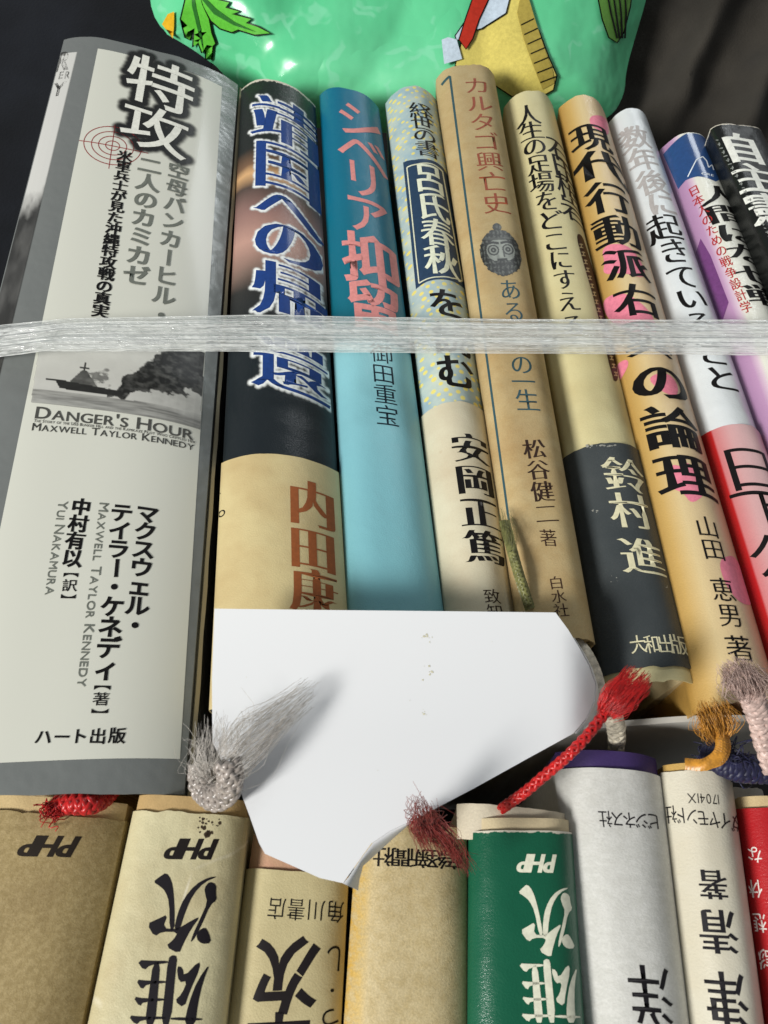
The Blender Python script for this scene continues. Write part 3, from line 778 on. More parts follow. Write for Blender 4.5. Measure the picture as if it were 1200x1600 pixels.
# ================================================================== WHITE BOOK WITH RED WRAPPER
b = new_book('glossy white book with a red and pink wrapper round its lower half', [(951, 192), (1015, 202), (1330, 1090), (1216, 1088)],
    lambda k: paper('white_gloss_jacket', srgb(216, 222, 224), rough=0.3, coat=0.8, grain=0.03, coat_rough=0.08, wave=0.25),
    z=0.204, drop=0.006, p=2.4, seed=9, jt0=0.001, cyc=8)
b.chars([('数', 994, 214, 42, 38), ('年', 1007, 248, 42, 38), ('後', 1021, 284, 42, 38), ('に', 1036, 318, 40, 36)], 0, 0, 'title_lettering', ink(172, 168, 166), wx=0.03, wy=0.015, slope=0.12)
b.chars([('起', 1041, 354, 48, 44), ('き', 1055, 392, 46, 42), ('て', 1068, 432, 46, 42), ('い', 1083, 466, 46, 38), ('る', 1095, 505, 44, 40), ('こ', 1115, 553, 44, 38), ('と', 1130, 592, 48, 40)], 0, 0, 'title_lettering', BLACK, wx=0.02, wy=0.0, slope=0.12)
b.band(paper('red_wrapper', K1, rough=0.35, coat=0.4, grain=0.05, uramp=[(0, srgb(170, 24, 26)), (0.10, srgb(176, 28, 30)), (0.12, srgb(200, 120, 122)), (0.3, srgb(206, 160, 160)), (0.6, srgb(214, 178, 178)), (1, srgb(200, 130, 130))], sheen_scale=0.5), (1150, 664), j=0.0008)
b.chars([('日', 1176, 733, 62, 72), ('下', 1198, 800, 64, 74), ('公', 1222, 872, 66, 74), ('人', 1244, 944, 66, 74)], 0, 0, 'author_lettering', BLACK, wx=0.0, wy=-0.006, slope=0.12)

# ================================================================== LILAC BOOK WITH BLUE CAP
b = new_book('lilac and white book with a dark blue head and red subtitle', [(1031, 234), (1110, 238), (1440, 1090), (1328, 1092)],
    lambda k: paper('lilac_jacket', K1, rough=0.3, coat=0.6, grain=0.03, sheen_scale=0.4, coat_rough=0.08, uramp=[(0, srgb(158, 120, 156)), (0.15, srgb(186, 146, 182)), (0.22, srgb(214, 190, 206)), (0.28, srgb(226, 226, 214)), (1, srgb(224, 226, 216))]),
    z=0.206, drop=0.0062, p=2.4, seed=10, jt0=0.0008)
b.poly([[(1042, 226), (1120, 222), (1128, 282), (1118, 284), (1090, 276), (1072, 280), (1065, 283)]], 'blue_cap', ink(36, 72, 124, coat=0.6), lay=1)
b.stroke([(1075, 276), (1082, 262), (1088, 250), (1098, 245), (1104, 252), (1107, 262), (1112, 258), (1115, 266)], 1.6, 'script_mark', ink(222, 230, 236), lay=2)
b.line('cre', (1096, 273), (1116, 277), 4, 'script_mark', ink(222, 230, 236), wx=0.02, lay=2)
b.poly([[(1086, 400), (1098, 366), (1112, 396), (1140, 470), (1132, 500), (1108, 460)]], 'violet_print', ink(112, 62, 118, coat=0.5), lay=1)
b.column('日本人のための戦争設計学', (1085, 298), (1166, 480), 16, 'subtitle_lettering', ink(176, 44, 44), wx=0.012, wy=0.004, hf=0.95, lay=2)
b.column('人間はなぜ戦', (1126, 305), (1200, 468), 33, 'title_lettering', BLACK, wx=0.03, wy=0.0, hf=1.0, lay=2)

# ================================================================== BLACK BOOK, RIGHT EDGE
b = new_book('glossy black book with a flat spine and large white title characters', [(1110, 202), (1192, 210), (1620, 1060), (1500, 1060)],
    lambda k: paper('black_gloss_jacket', srgb(18, 20, 19), rough=0.3, coat=0.4, grain=0.1, coat_rough=0.1, wave=0.2, wear=(0.001, 0.010, srgb(206, 200, 184))),
    z=0.213, drop=0.0022, p=5, seed=11, jt0=0.0006)
b.chars([('自', 1161, 232, 60, 44), ('主', 1182, 279, 64, 44), ('憲', 1206, 328, 64, 48)], 0, 0, 'title_lettering', ink(226, 228, 220), wx=0.045, wy=0.012, slope=0.15)
rs = []
for k in range(26):
    t = k / 25; x = 1122 + 84 * t; y = 216 + 160 * t
    a = 2.2 + 1.2 * RNG.random()
    rs.append([(x - a, y - 1.2), (x + a * 0.6, y - 0.2), (x + a * 0.6, y + 1.0), (x - a, y + 0.1)])
    if k % 2: rs.append([(x - 1, y - 2.4), (x + 0.4, y - 2.4), (x + 1.2, y + 2.2), (x - 0.2, y + 2.2)])
b.poly(rs, 'subtitle_lettering', ink(130, 134, 130))

# ================================================================== LOWER ROW
EXT = 0.175
def rev(b, text, pr, pl, w, h, name, mat, **kw):
    """upside-down row of lettering: first character at the right"""
    n = len(text)
    it = [(ch, pr[0] + (pl[0] - pr[0]) * i / (n - 1), pr[1] + (pl[1] - pr[1]) * i / (n - 1), w, h) for i, ch in enumerate(text)]
    b.chars([q for q in it if q[0] != ' '], 0, 0, name, mat, flip=True, **kw)
def logo(b, pr, pl, h, mat):
    b.line('PHP', pr, pl, h, 'publisher_lettering', mat, wx=0.05, wy=0.02, slant=0.3)
def k5(pts): return [(x / 2.857, 1200 + y / 2.857) for x, y in pts]
JI = [k5(p) for p in (
    [(683, 508), (712, 486), (742, 466), (766, 500), (776, 560), (780, 650), (778, 722), (757, 722), (756, 600), (738, 550), (715, 528)],
    [(975, 484), (930, 488), (872, 520), (822, 580), (792, 650), (776, 724), (802, 724), (828, 640), (862, 565), (912, 510)],
    [(912, 535), (935, 506), (966, 520), (963, 560), (968, 590), (938, 612), (905, 690), (870, 760), (849, 782), (862, 740), (890, 680), (926, 600), (916, 565)],
    [(656, 696), (700, 676), (750, 652), (726, 716), (790, 720), (870, 672), (892, 666), (852, 720), (816, 790), (800, 830), (738, 796), (776, 765), (794, 732), (722, 731), (690, 754)],
    [(875, 760), (884, 727), (915, 710), (932, 735), (944, 782), (900, 786)])]
YU = [k5(p) for p in (
    [(750, 850), (770, 834), (792, 842), (785, 900), (762, 1150), (718, 1150), (735, 1000)],
    [(684, 866), (716, 866), (706, 1000), (692, 1150), (645, 1150), (665, 1000)],
    [(610, 857), (690, 861), (750, 861), (750, 872), (672, 878), (642, 906)], [(605, 944), (660, 950), (742, 950), (742, 961), (656, 964), (634, 992)],
    [(593, 1020), (645, 1029), (738, 1028), (738, 1039), (640, 1044), (624, 1067)], [(570, 1104), (630, 1110), (740, 1110), (740, 1121), (630, 1124), (608, 1150)],
    [(788, 884), (815, 890), (822, 932), (888, 860), (894, 892), (846, 1000), (822, 1072), (778, 1040), (812, 1008), (836, 950), (798, 958)],
    [(940, 866), (904, 960), (882, 1060), (872, 1150), (820, 1150), (842, 1050), (880, 950)], [(762, 1112), (902, 1116), (902, 1128), (762, 1126)])]

b = new_book('mottled brown book at the left end of the lower row, its letters upside down', [(-46, 1268), (196, 1282), (128, 1600), (-150, 1600)],
    lambda k: paper('brown_jacket', srgb(158, 138, 92), rough=0.6, stain=srgb(112, 90, 52), stain_amt=0.5, grain=0.2, mottled=(srgb(178, 158, 112), 9.0), coat=0.15),
    z=0.2, drop=0.004, p=3, seed=21, length=EXT, jt0=0.0012, top_over=0.003, cover=paper('cream_board', srgb(214, 190, 140), rough=0.7, stain=srgb(150, 110, 60)))
logo(b, (125, 1308), (38, 1306), 30, ink(34, 26, 18))
b = new_book('creased ivory book with tall brush characters and black flaked patches', [(208, 1268), (388, 1278), (352, 1600), (137, 1600)],
    lambda k: paper('ivory_creased_jacket', srgb(206, 198, 160), rough=0.5, stain=srgb(160, 134, 84), stain_amt=0.5, grain=0.12, crease=0.8, wave=0.3),
    z=0.2, drop=0.003, p=4.5, seed=22, length=EXT, jt0=0.001, top_over=0.003, cover=paper('tan_board', srgb(190, 160, 110), rough=0.7))
logo(b, (340, 1312), (264, 1311), 30, ink(24, 18, 16))
b.poly(JI, 'title_lettering', ink(24, 20, 26), smooth=1)
b.poly(YU, 'title_lettering', ink(24, 20, 26), smooth=1)
fk = []
for k in range(34):
    x, y, r = 308 + 36 * RNG.random(), 1276 + 30 * RNG.random(), 0.8 + 2.6 * RNG.random() ** 2
    if y > 1292 and x > 332: continue
    fk.append([(x + r * (0.6 + 0.7 * RNG.random()) * math.cos(a), y + r * (0.6 + 0.7 * RNG.random()) * math.sin(a)) for a in np.linspace(0, 6.28, 8)[:-1]])
fk.append([(318, 1303), (324, 1297), (331, 1301), (327, 1308), (321, 1310)])
b.poly(fk, 'ink_flakes', ink(70, 58, 44))
b = new_book('pale khaki book with rounded black characters and a pink head edge', [(385, 1357), (545, 1368), (533, 1600), (354, 1600)],
    lambda k: paper('khaki_jacket', srgb(202, 190, 146), rough=0.5, stain=srgb(150, 124, 80), stain_amt=0.35, grain=0.1),
    z=0.196, drop=0.003, p=4, seed=23, length=EXT, jt0=0.0005, top_over=0.006, cover=paper('pink_board', srgb(196, 150, 124), rough=0.6, stain=srgb(220, 190, 150), stain_amt=0.8))
rev(b, '角川書店', (524, 1424), (432, 1419), 29, 36, 'publisher_lettering', BLACK, wx=-0.004, wy=-0.008)
b.chars([('次', 447, 1521, 100, 122)], 0, 0, 'title_lettering', ink(26, 20, 22), flip=True, wx=0.03, wy=0.02, slope=-0.1)
b.chars([('章', 432, 1632, 100, 110)], 0, 0, 'title_lettering', ink(26, 20, 22), flip=True, wx=0.03, wy=0.02, slope=-0.1)
b.chars([('し', 523, 1497, 30, 46), ('・', 519, 1547, 26, 26), ('つ', 516, 1590, 30, 40)], 0, 0, 'subtitle_lettering', BLACK, flip=True, wx=0.004, wy=0.0)
b = new_book('fibrous sand coloured book with a yellow side and small bold upside-down characters', [(558, 1288), (729, 1296), (733, 1600), (537, 1600)],
    lambda k: paper('sand_jacket', K1, rough=0.65, grain=0.3, mottled=(srgb(204, 184, 136), 5.0), sheen_scale=0.3, uramp=[(0, srgb(206, 164, 70)), (0.1, srgb(216, 184, 110)), (0.18, srgb(218, 200, 156)), (1, srgb(214, 196, 150))]),
    z=0.2, drop=0.004, p=3.4, seed=24, length=EXT, jt0=0.0008)
rev(b, '産経新聞社', (709, 1343), (598, 1338), 32, 31, 'publisher_lettering', BLACK, wx=0.018, wy=0.008)
b = new_book('dark green book with white brush characters upside down', [(733, 1300), (894, 1301), (913, 1600), (731, 1600)],
    lambda k: paper('green_jacket', srgb(10, 88, 62), rough=0.35, coat=0.4, grain=0.05, stain=srgb(30, 110, 80), stain_amt=0.2, wear=(0.001, 0.010, srgb(206, 200, 184))),
    z=0.203, drop=0.0035, p=4, seed=25, length=EXT, jt0=0.0002, top_over=0.0022, cover=paper('worn_rim', srgb(212, 196, 160), rough=0.7))
WT = ink(228, 228, 206)
logo(b, (868, 1336), (810, 1335), 27, WT)
def m5(p): return [(800 + (x - 230) * 0.80 + (y - 1364) * 0.165, 1382 + (y - 1364) * 0.905) for x, y in p]
b.poly([m5(p) for p in JI], 'title_lettering', WT, smooth=1)
b.poly([m5(p) for p in YU], 'title_lettering', WT, smooth=1)
b = new_book('light grey fibre paper book over a purple cover', [(866, 1203), (1033, 1214), (1078, 1600), (913, 1600)],
    lambda k: paper('grey_fibre_jacket', srgb(204, 204, 198), rough=0.6, grain=0.14, mottled=(srgb(214, 214, 209), 6.0)),
    z=0.202, drop=0.0055, p=2.6, seed=26, length=EXT, jt0=0.0001, top_over=0.0034, cover=paper('purple_board', srgb(62, 46, 96), rough=0.5))
rev(b, 'ビジネス社', (1021, 1283), (946, 1279), 21, 27, 'publisher_lettering', ink(30, 28, 32), wx=0.006, wy=0.0)
b.chars([('洋', 1018, 1552, 66, 98)], 0, 0, 'author_lettering', ink(24, 22, 26), flip=True, wx=0.018, wy=-0.008)
b = new_book('off-white book with a row of small digits and bold characters', [(1033, 1208), (1143, 1214), (1194, 1600), (1079, 1600)],
    lambda k: paper('offwhite_jacket', srgb(213, 208, 190), rough=0.45, coat=0.1, stain=srgb(180, 160, 110), stain_amt=0.3, spots=0.9, grain=0.06),
    z=0.202, drop=0.005, p=2.6, seed=27, length=EXT, jt0=0.0007, top_over=0.0015, cover=paper('ochre_board', srgb(196, 160, 90), rough=0.6))
b.line('17041X', (1122, 1242), (1071, 1240), 15, 'code_lettering', ink(40, 38, 36), wx=-0.008, wy=-0.004)
rev(b, 'ダイヤモンド社', (1150, 1285), (1048, 1272), 19, 29, 'publisher_lettering', ink(30, 28, 30), wx=0.008, wy=0.0)
b.chars([('著', 1115, 1381, 44, 48), ('清', 1124, 1454, 58, 72), ('津', 1138, 1560, 62, 92)], 0, 0, 'author_lettering', ink(34, 32, 36), flip=True, wx=0.03, wy=0.0)
b = new_book('red book with thin white characters in the lower right corner', [(1152, 1264), (1270, 1270), (1330, 1600), (1200, 1600)],
    lambda k: paper('red_jacket', srgb(178, 28, 34), rough=0.35, coat=0.4, grain=0.06), z=0.2, drop=0.004, p=3, seed=28, length=EXT, jt0=0.0003, top_over=0.0022, cover=paper('cream_rim', srgb(206, 184, 140), rough=0.7))
b.chars([('な', 1180, 1335, 24, 28), ('休', 1179, 1388, 24, 30), ('想', 1184, 1441, 26, 32), ('談', 1193, 1498, 26, 34)], 0, 0, 'title_lettering', ink(236, 226, 220), wx=0.0, wy=0.0, flip=True)
# loose pale wrapper sheet standing behind the green book
b = new_book('pale pamphlet standing just behind the green book', [(714, 1257), (882, 1272), (886, 1316), (714, 1312)],
    lambda k: paper('pale_pamphlet', srgb(216, 206, 184), rough=0.55, stain=srgb(150, 120, 80), stain_amt=0.4), z=0.2015, drop=0.0035, p=3.5, seed=29, jt0=0.0006, depth=0.1, cat='pamphlet')
b.root.name = 'pamphlet'
b.poly([[(822, 1284), (834, 1284), (836, 1289), (820, 1289)], [(842, 1285), (854, 1286), (856, 1291), (840, 1290)], [(868, 1290), (876, 1290), (874, 1296), (868, 1294)]], 'black_marks', BLACK)
b = new_book('narrow dark book with a pale head showing behind the red book', [(1116, 1232), (1192, 1236), (1204, 1300), (1122, 1300)],
    lambda k: paper('dark_jacket', K1, rough=0.5, sheen_scale=0.1, vramp=[(0, srgb(190, 186, 176)), (0.3, srgb(190, 186, 176)), (0.34, srgb(24, 22, 26)), (1, srgb(24, 22, 26))]), z=0.186, drop=0.003, p=3, seed=30, depth=0.1)

# ================================================================== WHITE DIVIDER between the rows
def slab(name, p, q, z0, z1, th, mat):
    d = (q - p); d[2] = 0; n = np.array([-d[1], d[0], 0]) / np.linalg.norm(d) * th
    N = 30; V = []; F = []
    for k in range(N + 1):
        c = p + d * (k / N); w = 0.0005 * math.sin(k * 0.35)
        for (o, z) in ((0, z0), (0, z1 + w), (1, z1 + w), (1, z0)):
            r = c + n * o; V.append((r[0], r[1] + w, z))
    for k in range(N):
        for i in range(4): F.append([4 * k + i, 4 * k + (i + 1) % 4, 4 * k + 4 + (i + 1) % 4, 4 * k + 4 + i])
    F += [[0, 3, 2, 1], [4 * N, 4 * N + 1, 4 * N + 2, 4 * N + 3]]
    return mesh_obj(name, V, F, mat, smooth=False)
dv = slab('cardboard_divider', P(560, 1140, 0.194), P(1300, 1128, 0.194), 0.062, 0.194, 0.0012, paper('white_card', srgb(214, 212, 204), rough=0.6))
tag(dv, 'white cardboard divider standing between the two rows of books', 'divider')

# ================================================================== WHITE PAPER SHEET
outline = [(335, 951), (500, 953), (700, 955), (868, 957), (888, 984), (905, 1012), (920, 1040), (930, 1068), (928, 1095), (916, 1122), (896, 1146), (830, 1182), (740, 1232), (660, 1274), (640, 1284), (610, 1298), (580, 1318),
           (560, 1346), (540, 1374), (536, 1380), (500, 1372), (455, 1352), (414, 1334), (405, 1318), (390, 1275), (374, 1232), (350, 1196), (332, 1160), (331, 1060)]
def inside(pts, poly):
    poly = np.array(poly); x, y = pts[:, 0], pts[:, 1]; r = np.zeros(len(pts), bool); j = len(poly) - 1
    for i in range(len(poly)):
        xi, yi = poly[i]; xj, yj = poly[j]
        c = ((yi > y) != (yj > y)) & (x < (xj - xi) * (y - yi) / (yj - yi + 1e-12) + xi); r ^= c; j = i
    return r
def dense(poly, step):
    out = []
    for a, c in zip(poly, poly[1:] + poly[:1]):
        a, c = np.array(a, float), np.array(c, float); n = max(1, int(np.hypot(*(c - a)) / step))
        out += [tuple(a + (c - a) * k / n) for k in range(n)]
    return out
def fill_px(poly, step, zf):
    """fill an outline with a fine net; zf(px,py)->world point"""
    from mathutils.geometry import delaunay_2d_cdt
    bd = dense(poly, step)
    pts = np.array(bd); lo, hi = pts.min(0), pts.max(0)
    gx, gy = np.meshgrid(np.arange(lo[0], hi[0], step), np.arange(lo[1], hi[1], step)); gp = np.stack([gx.ravel(), gy.ravel()], 1)
    gp = gp[inside(gp, poly)]
    dist = np.min(np.hypot(gp[:, None, 0] - pts[None, :, 0], gp[:, None, 1] - pts[None, :, 1]), axis=1); gp = gp[dist > step * 0.6]
    allp = [Vector(p) for p in bd] + [Vector(p) for p in gp]
    n = len(bd)
    v, e, f, *_ = delaunay_2d_cdt(allp, [], [list(range(n))], 1, 1e-6)
    W = [zf(p[0], p[1]) for p in v]
    # image y runs down, so reverse
    F = []
    for q in f:
        a = np.array([W[i] for i in q]); nz = np.cross(a[1] - a[0], a[2] - a[0])[2]
        F.append(list(q) if nz > 0 else list(q)[::-1])
    return W, F
def zpaper(x, y):
    z = 0.2125 + 0.0025 * max(0, (1150 - y) / 200.0) ** 2
    z += 0.0005 * math.sin((x - 335) / 260.0)
    r = max(0, x - 880) / 50.0; z -= 0.004 * r * r                      # right edge bends down
    q = max(0, (y - 1270)) / 110.0; z += 0.0 * q
    
    return P(x, y, z)
pm = paper('white_sheet', srgb(230, 232, 234), rough=0.45, grain=0.0, bump=0.02)
W_, F_ = fill_px(outline, 13, zpaper)
o = mesh_obj('paper_sheet', W_, F_, pm); solid(o, 0.00012)
tag(o, 'blank white paper sheet with a curled corner lying across both rows of books', 'paper')
PAPER = o
# curled corner, its underside turned up
V_ = []; F2 = []
fold = [(640, 1284), (610, 1298), (582, 1317), (562, 1344), (545, 1370), (536, 1380)]
tip = [(641, 1284.5), (616, 1306), (590, 1330), (566, 1352), (560, 1374), (558, 1391)]
for k, (a, c) in enumerate(zip(fold, tip)):
    A = zpaper(*a); zc = A[2] - 0.0002
    for i in range(9):
        s = i / 8; x = a[0] + (c[0] - a[0]) * s; y = a[1] + (c[1] - a[1]) * s
        V_.append(P(x, y, zc - 0.006 * s * s * (0.2 + 0.8 * k / 5)))
for k in range(5):
    for i in range(8): F2.append([k * 9 + i, k * 9 + i + 1, k * 9 + 10 + i, k * 9 + 9 + i])
c_ = mesh_obj('curled_corner', V_, F2, pm, o); solid(c_, 0.0002)
V_ = []; F2 = []
fold = [(896, 984 + 13), (908, 1018), (921, 1042), (930, 1068), (928, 1095), (916, 1122), (898, 1145)]
tip = [(897, 998), (914, 1024), (928, 1050), (938, 1080), (942, 1108), (926, 1124), (900, 1146)]
for k, (a, c) in enumerate(zip(fold, tip)):
    A = zpaper(*a)
    for i in range(7):
        s = i / 6; V_.append(P(a[0] + (c[0] - a[0]) * s, a[1] + (c[1] - a[1]) * s, A[2] - 0.0004 - 0.009 * s))
for k in range(6):
    for i in range(6): F2.append([k * 7 + i, k * 7 + i + 1, k * 7 + 8 + i, k * 7 + 7 + i])
c_ = mesh_obj('folded_edge', V_, F2, pm, o); solid(c_, 0.0002)
# foxing specks
sv = []; sf = []
for (x, y, n, sp) in ((666, 994, 9, 5), (668, 1048, 7, 8), (664, 1113, 5, 3), (768, 1002, 1, 1), (385, 1058, 1, 1), (590, 1203, 1, 1), (640, 1095, 1, 1), (386, 1207, 2, 3)):
    for _ in range(n):
        cx, cy, r = x + sp * RNG.normal() * 0.7, y + sp * RNG.normal(), 0.5 + 1.3 * RNG.random() * (sp > 2)
        k0 = len(sv)
        for a in np.linspace(0, 6.28, 8)[:-1]:
            sv.append(zpaper(cx + r * (0.6 + 0.7 * RNG.random()) * math.cos(a), cy + r * (0.6 + 0.7 * RNG.random()) * math.sin(a)) + np.array([0, 0, 0.00006]))
        sf.append(list(range(k0, k0 + 7))[::-1])
    mesh_obj('foxing_stain', sv, sf, ink(206, 202, 176), o); sv = []; sf = []

# ================================================================== CLEAR STRAP
g = NT('clear_plastic_film'); uv = g.n('ShaderNodeUVMap')
def umap(sx, sy):
    mp = g.n('ShaderNodeMapping'); g.l(uv.outputs[0], mp.inputs[0]); mp.inputs['Scale'].default_value = (sx, sy, 1); return mp.outputs[0]
g.b.inputs['Base Color'].default_value = (0.94, 0.97, 0.95, 1); g.b.inputs['Roughness'].default_value = 0.09; g.b.inputs['Coat Weight'].default_value = 0.6; g.b.inputs['Coat Roughness'].default_value = 0.05
g.b.inputs['Specular IOR Level'].default_value = 0.9
def bump(h, st, dist, prev=None):
    b_ = g.n('ShaderNodeBump'); b_.inputs['Strength'].default_value = st; b_.inputs['Distance'].default_value = dist; g.l(h, b_.inputs['Height'])
    if prev is not None: g.l(prev, b_.inputs['Normal'])
    return b_.outputs[0]
pleat = g.noise(umap(0.25, 11), 1.0, 2, 0.5)
crinkle = g.noise(umap(3.2, 6.5), 1.0, 2, 0.5)
v3 = g.n('ShaderNodeTexVoronoi'); g.l(umap(5.5, 8.5), v3.inputs['Vector']); v3.inputs['Scale'].default_value = 1.0
nn = bump(pleat, 0.6, 0.0018); nn = bump(crinkle, 0.6, 0.0012, nn); nn = bump(v3.outputs['Distance'], 0.35, 0.0007, nn)
g.l(nn, g.b.inputs['Normal'])
tr = g.n('ShaderNodeBsdfTransparent'); mx = g.n('ShaderNodeMixShader')
sx_ = g.n('ShaderNodeSeparateXYZ'); g.l(uv.outputs[0], sx_.inputs[0])
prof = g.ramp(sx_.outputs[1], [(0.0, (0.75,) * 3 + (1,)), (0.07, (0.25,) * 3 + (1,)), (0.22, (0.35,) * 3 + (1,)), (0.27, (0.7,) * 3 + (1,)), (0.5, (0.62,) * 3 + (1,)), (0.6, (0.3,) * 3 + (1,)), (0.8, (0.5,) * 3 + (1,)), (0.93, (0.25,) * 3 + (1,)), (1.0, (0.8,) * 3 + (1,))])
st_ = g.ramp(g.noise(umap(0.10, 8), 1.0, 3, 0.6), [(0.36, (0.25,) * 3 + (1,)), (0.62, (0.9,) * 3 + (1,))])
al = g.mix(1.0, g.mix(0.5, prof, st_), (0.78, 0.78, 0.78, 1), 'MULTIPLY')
g.l(al, mx.inputs[0]); g.l(tr.outputs[0], mx.inputs[1]); g.l(g.b.outputs[0], mx.inputs[2]); g.l(mx.outputs[0], g.t.nodes['Material Output'].inputs['Surface'])
strap_mat = g.m
strap = empty('plastic_strap', P(600, 525, 0.21)); tag(strap, 'clear crinkled plastic strap stretched across the upper row of books', 'strap')
def band_strip(top, bot, zoff, seed, name):
    tx = [p[0] for p in top]; ty = [p[1] for p in top]; bx = [p[0] for p in bot]; by = [p[1] for p in bot]
    V = []; UVs = []; n = 41; xs = np.linspace(-40, 1300, 220)
    for x in xs:
        y0, y1 = np.interp(x, tx, ty), np.interp(x, bx, by)
        for i in range(n):
            s = i / (n - 1); y = y0 + (y1 - y0) * s
            y += 1.5 * (fbm(x / 60.0, s * 3 + seed, 3, seed) - 0.5)
            z = 0.2105 + zoff + 0.0015 * (1 - (2 * s - 1) ** 2) + 0.0012 * (fbm(x / 90.0, s * 5.0 + seed, 3, seed + 4) - 0.5)
            z += 0.00014 * math.sin(s * 31 + seed + 2.5 * float(fbm(x / 160.0, s * 2, 2, seed))) + 0.00008 * math.sin(s * 67 + 3 * float(fbm(x / 70.0, s * 3, 2, seed + 1)))
            if x < 90: z -= 0.006 * ((90 - x) / 130.0) ** 2
            if x > 1080: z += 0.004 * ((x - 1080) / 200.0)
            V.append(P(x, y, z)); UVs.append((x / 60.0, s))
    F = [[k * n + i, k * n + i + 1, k * n + n + i + 1, k * n + n + i] for k in range(len(xs) - 1) for i in range(n - 1)]
    o = mesh_obj(name, V, F, strap_mat, strap, uvs=UVs); return solid(o, 0.00025)
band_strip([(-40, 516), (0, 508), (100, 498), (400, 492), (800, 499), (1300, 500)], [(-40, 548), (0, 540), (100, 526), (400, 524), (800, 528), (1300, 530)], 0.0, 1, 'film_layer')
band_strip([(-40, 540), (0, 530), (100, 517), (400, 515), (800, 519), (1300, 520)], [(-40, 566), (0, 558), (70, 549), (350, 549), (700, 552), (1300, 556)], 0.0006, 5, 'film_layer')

# ================================================================== RIBBON BOOKMARKS
def catmull(pts, n):
    p = np.array(pts, float); p = np.vstack([2 * p[0] - p[1], p, 2 * p[-1] - p[-2]]); out = []
    segs = len(p) - 3
    for k in range(n + 1):
        t = k / n * segs; i = min(int(t), segs - 1); f = t - i
        a, b_, c, d = p[i:i + 4]
        out.append(0.5 * ((2 * b_) + (-a + c) * f + (2 * a - 5 * b_ + 4 * c - d) * f * f + (-a + 3 * b_ - 3 * c + d) * f ** 3))
    return np.array(out)
class Tubes:
    def __init__(s): s.V = []; s.F = []; s.n = 0
    def tube(s, path, r, sides=5, taper=1.0):
        path = np.asarray(path); m = len(path)
        T = np.gradient(path, axis=0); T /= np.linalg.norm(T, axis=1, keepdims=True) + 1e-12
        ref = np.array([0.31, 0.17, 0.93])
        N = np.cross(T, ref); N /= np.linalg.norm(N, axis=1, keepdims=True) + 1e-12; B = np.cross(T, N)
        for k in range(m):
            rr = r * (1 + (taper - 1) * k / (m - 1))
            for j in range(sides):
                a = 2 * math.pi * j / sides; s.V.append(path[k] + rr * (math.cos(a) * N[k] + math.sin(a) * B[k]))
        for k in range(m - 1):
            for j in range(sides):
                s.F.append([s.n + k * sides + j, s.n + k * sides + (j + 1) % sides, s.n + (k + 1) * sides + (j + 1) % sides, s.n + (k + 1) * sides + j])
        s.F.append([s.n + j for j in range(sides)][::-1]); s.F.append([s.n + (m - 1) * sides + j for j in range(sides)])
        s.n += m * sides
    def build(s, name, mat, parent=None): return mesh_obj(name, s.V, s.F, mat, parent)
def braid(pts, R, r, turns, mat, parent, strands=4, flat=0.7, n=160, name='braided_cord'):
    c = catmull([P(*p) for p in pts], n); T = np.gradient(c, axis=0); T /= np.linalg.norm(T, axis=1, keepdims=True)
    N = np.cross(T, [0, 0, 1.0]); N /= np.linalg.norm(N, axis=1, keepdims=True) + 1e-9; B = np.cross(N, T)
    tb = Tubes(); ph = np.linspace(0, turns * 2 * math.pi, n + 1)
    for d in (1, -1):
        for k in range(strands):
            a = d * ph + 2 * math.pi * k / strands + (0.4 if d < 0 else 0)
            wob = 1 + 0.10 * d * np.cos(strands * ph * 1.0 + k)
            tb.tube(c + N * (R * wob * np.cos(a))[:, None] + B * (R * flat * wob * np.sin(a))[:, None], r, 6)
    return tb.build(name, mat, parent)
def tuft(base, tips, count, r, mat, parent, spread, curl=0.002, lift=0.0, name='frayed_tuft', bw=0.0012, n=9, loose=0.08):
    """strands from one end point fanning out to the tip line (picture points with height)"""
    A = P(*base); tp = np.array([P(*t) for t in tips]); tb = Tubes()
    c0 = tp.mean(0); nt = (len(tp) - 1)
    ax = tp[-1] - tp[0]; ax = ax / (np.linalg.norm(ax) + 1e-9)
    for _ in range(count):
        u = RNG.random() * nt; i = min(int(u), len(tp) - 2); E = tp[i] + (tp[i + 1] - tp[i]) * (u - i)
        wild = RNG.random() < loose
        E = E + RNG.normal(size=3) * spread * (1.8 if wild else 0.6)
        E = A + (E - A) * (1.05 - 0.55 * RNG.random() ** 1.6)
        a = A + ax * bw * 1.5 * (u / nt - 0.5) * 2 + RNG.normal(size=3) * bw * 0.45
        k = curl * (1.2 if wild else 0.25)
        sag = np.array([0, 0, lift + 0.0006])
        m1 = a + (E - a) * 0.35 + (a - A) * 0.5 + RNG.normal(size=3) * k + sag; m2 = a + (E - a) * 0.7 + (a - A) * 0.2 + RNG.normal(size=3) * k * 0.8 + sag
        tb.tube(catmull([a, m1, m2, E], n), r * (0.7 + 0.6 * RNG.random()), 4, 0.6)
    return tb.build(name, mat, parent)
def flat_ribbon(pts, w, mat, parent, name='woven_ribbon', th=0.0006):
    c = catmull([P(*p) for p in pts], 60); T = np.gradient(c, axis=0); T /= np.linalg.norm(T, axis=1, keepdims=True)
    N = np.cross(T, [0, 0, 1.0]); N /= np.linalg.norm(N, axis=1, keepdims=True) + 1e-9
    V = []; 
    for k in range(61):
        for s in (-1, -0.5, 0, 0.5, 1): V.append(c[k] + N[k] * s * w / 2 + np.array([0, 0, 0.0004 * (1 - s * s) + 0.00012 * math.sin(k * 2.1 + s * 4)]))
    F = [[k * 5 + i, k * 5 + i + 1, k * 5 + 6 + i, k * 5 + 5 + i] for k in range(60) for i in range(4)]
    return solid(mesh_obj(name, V, F, mat, parent), th, 0)
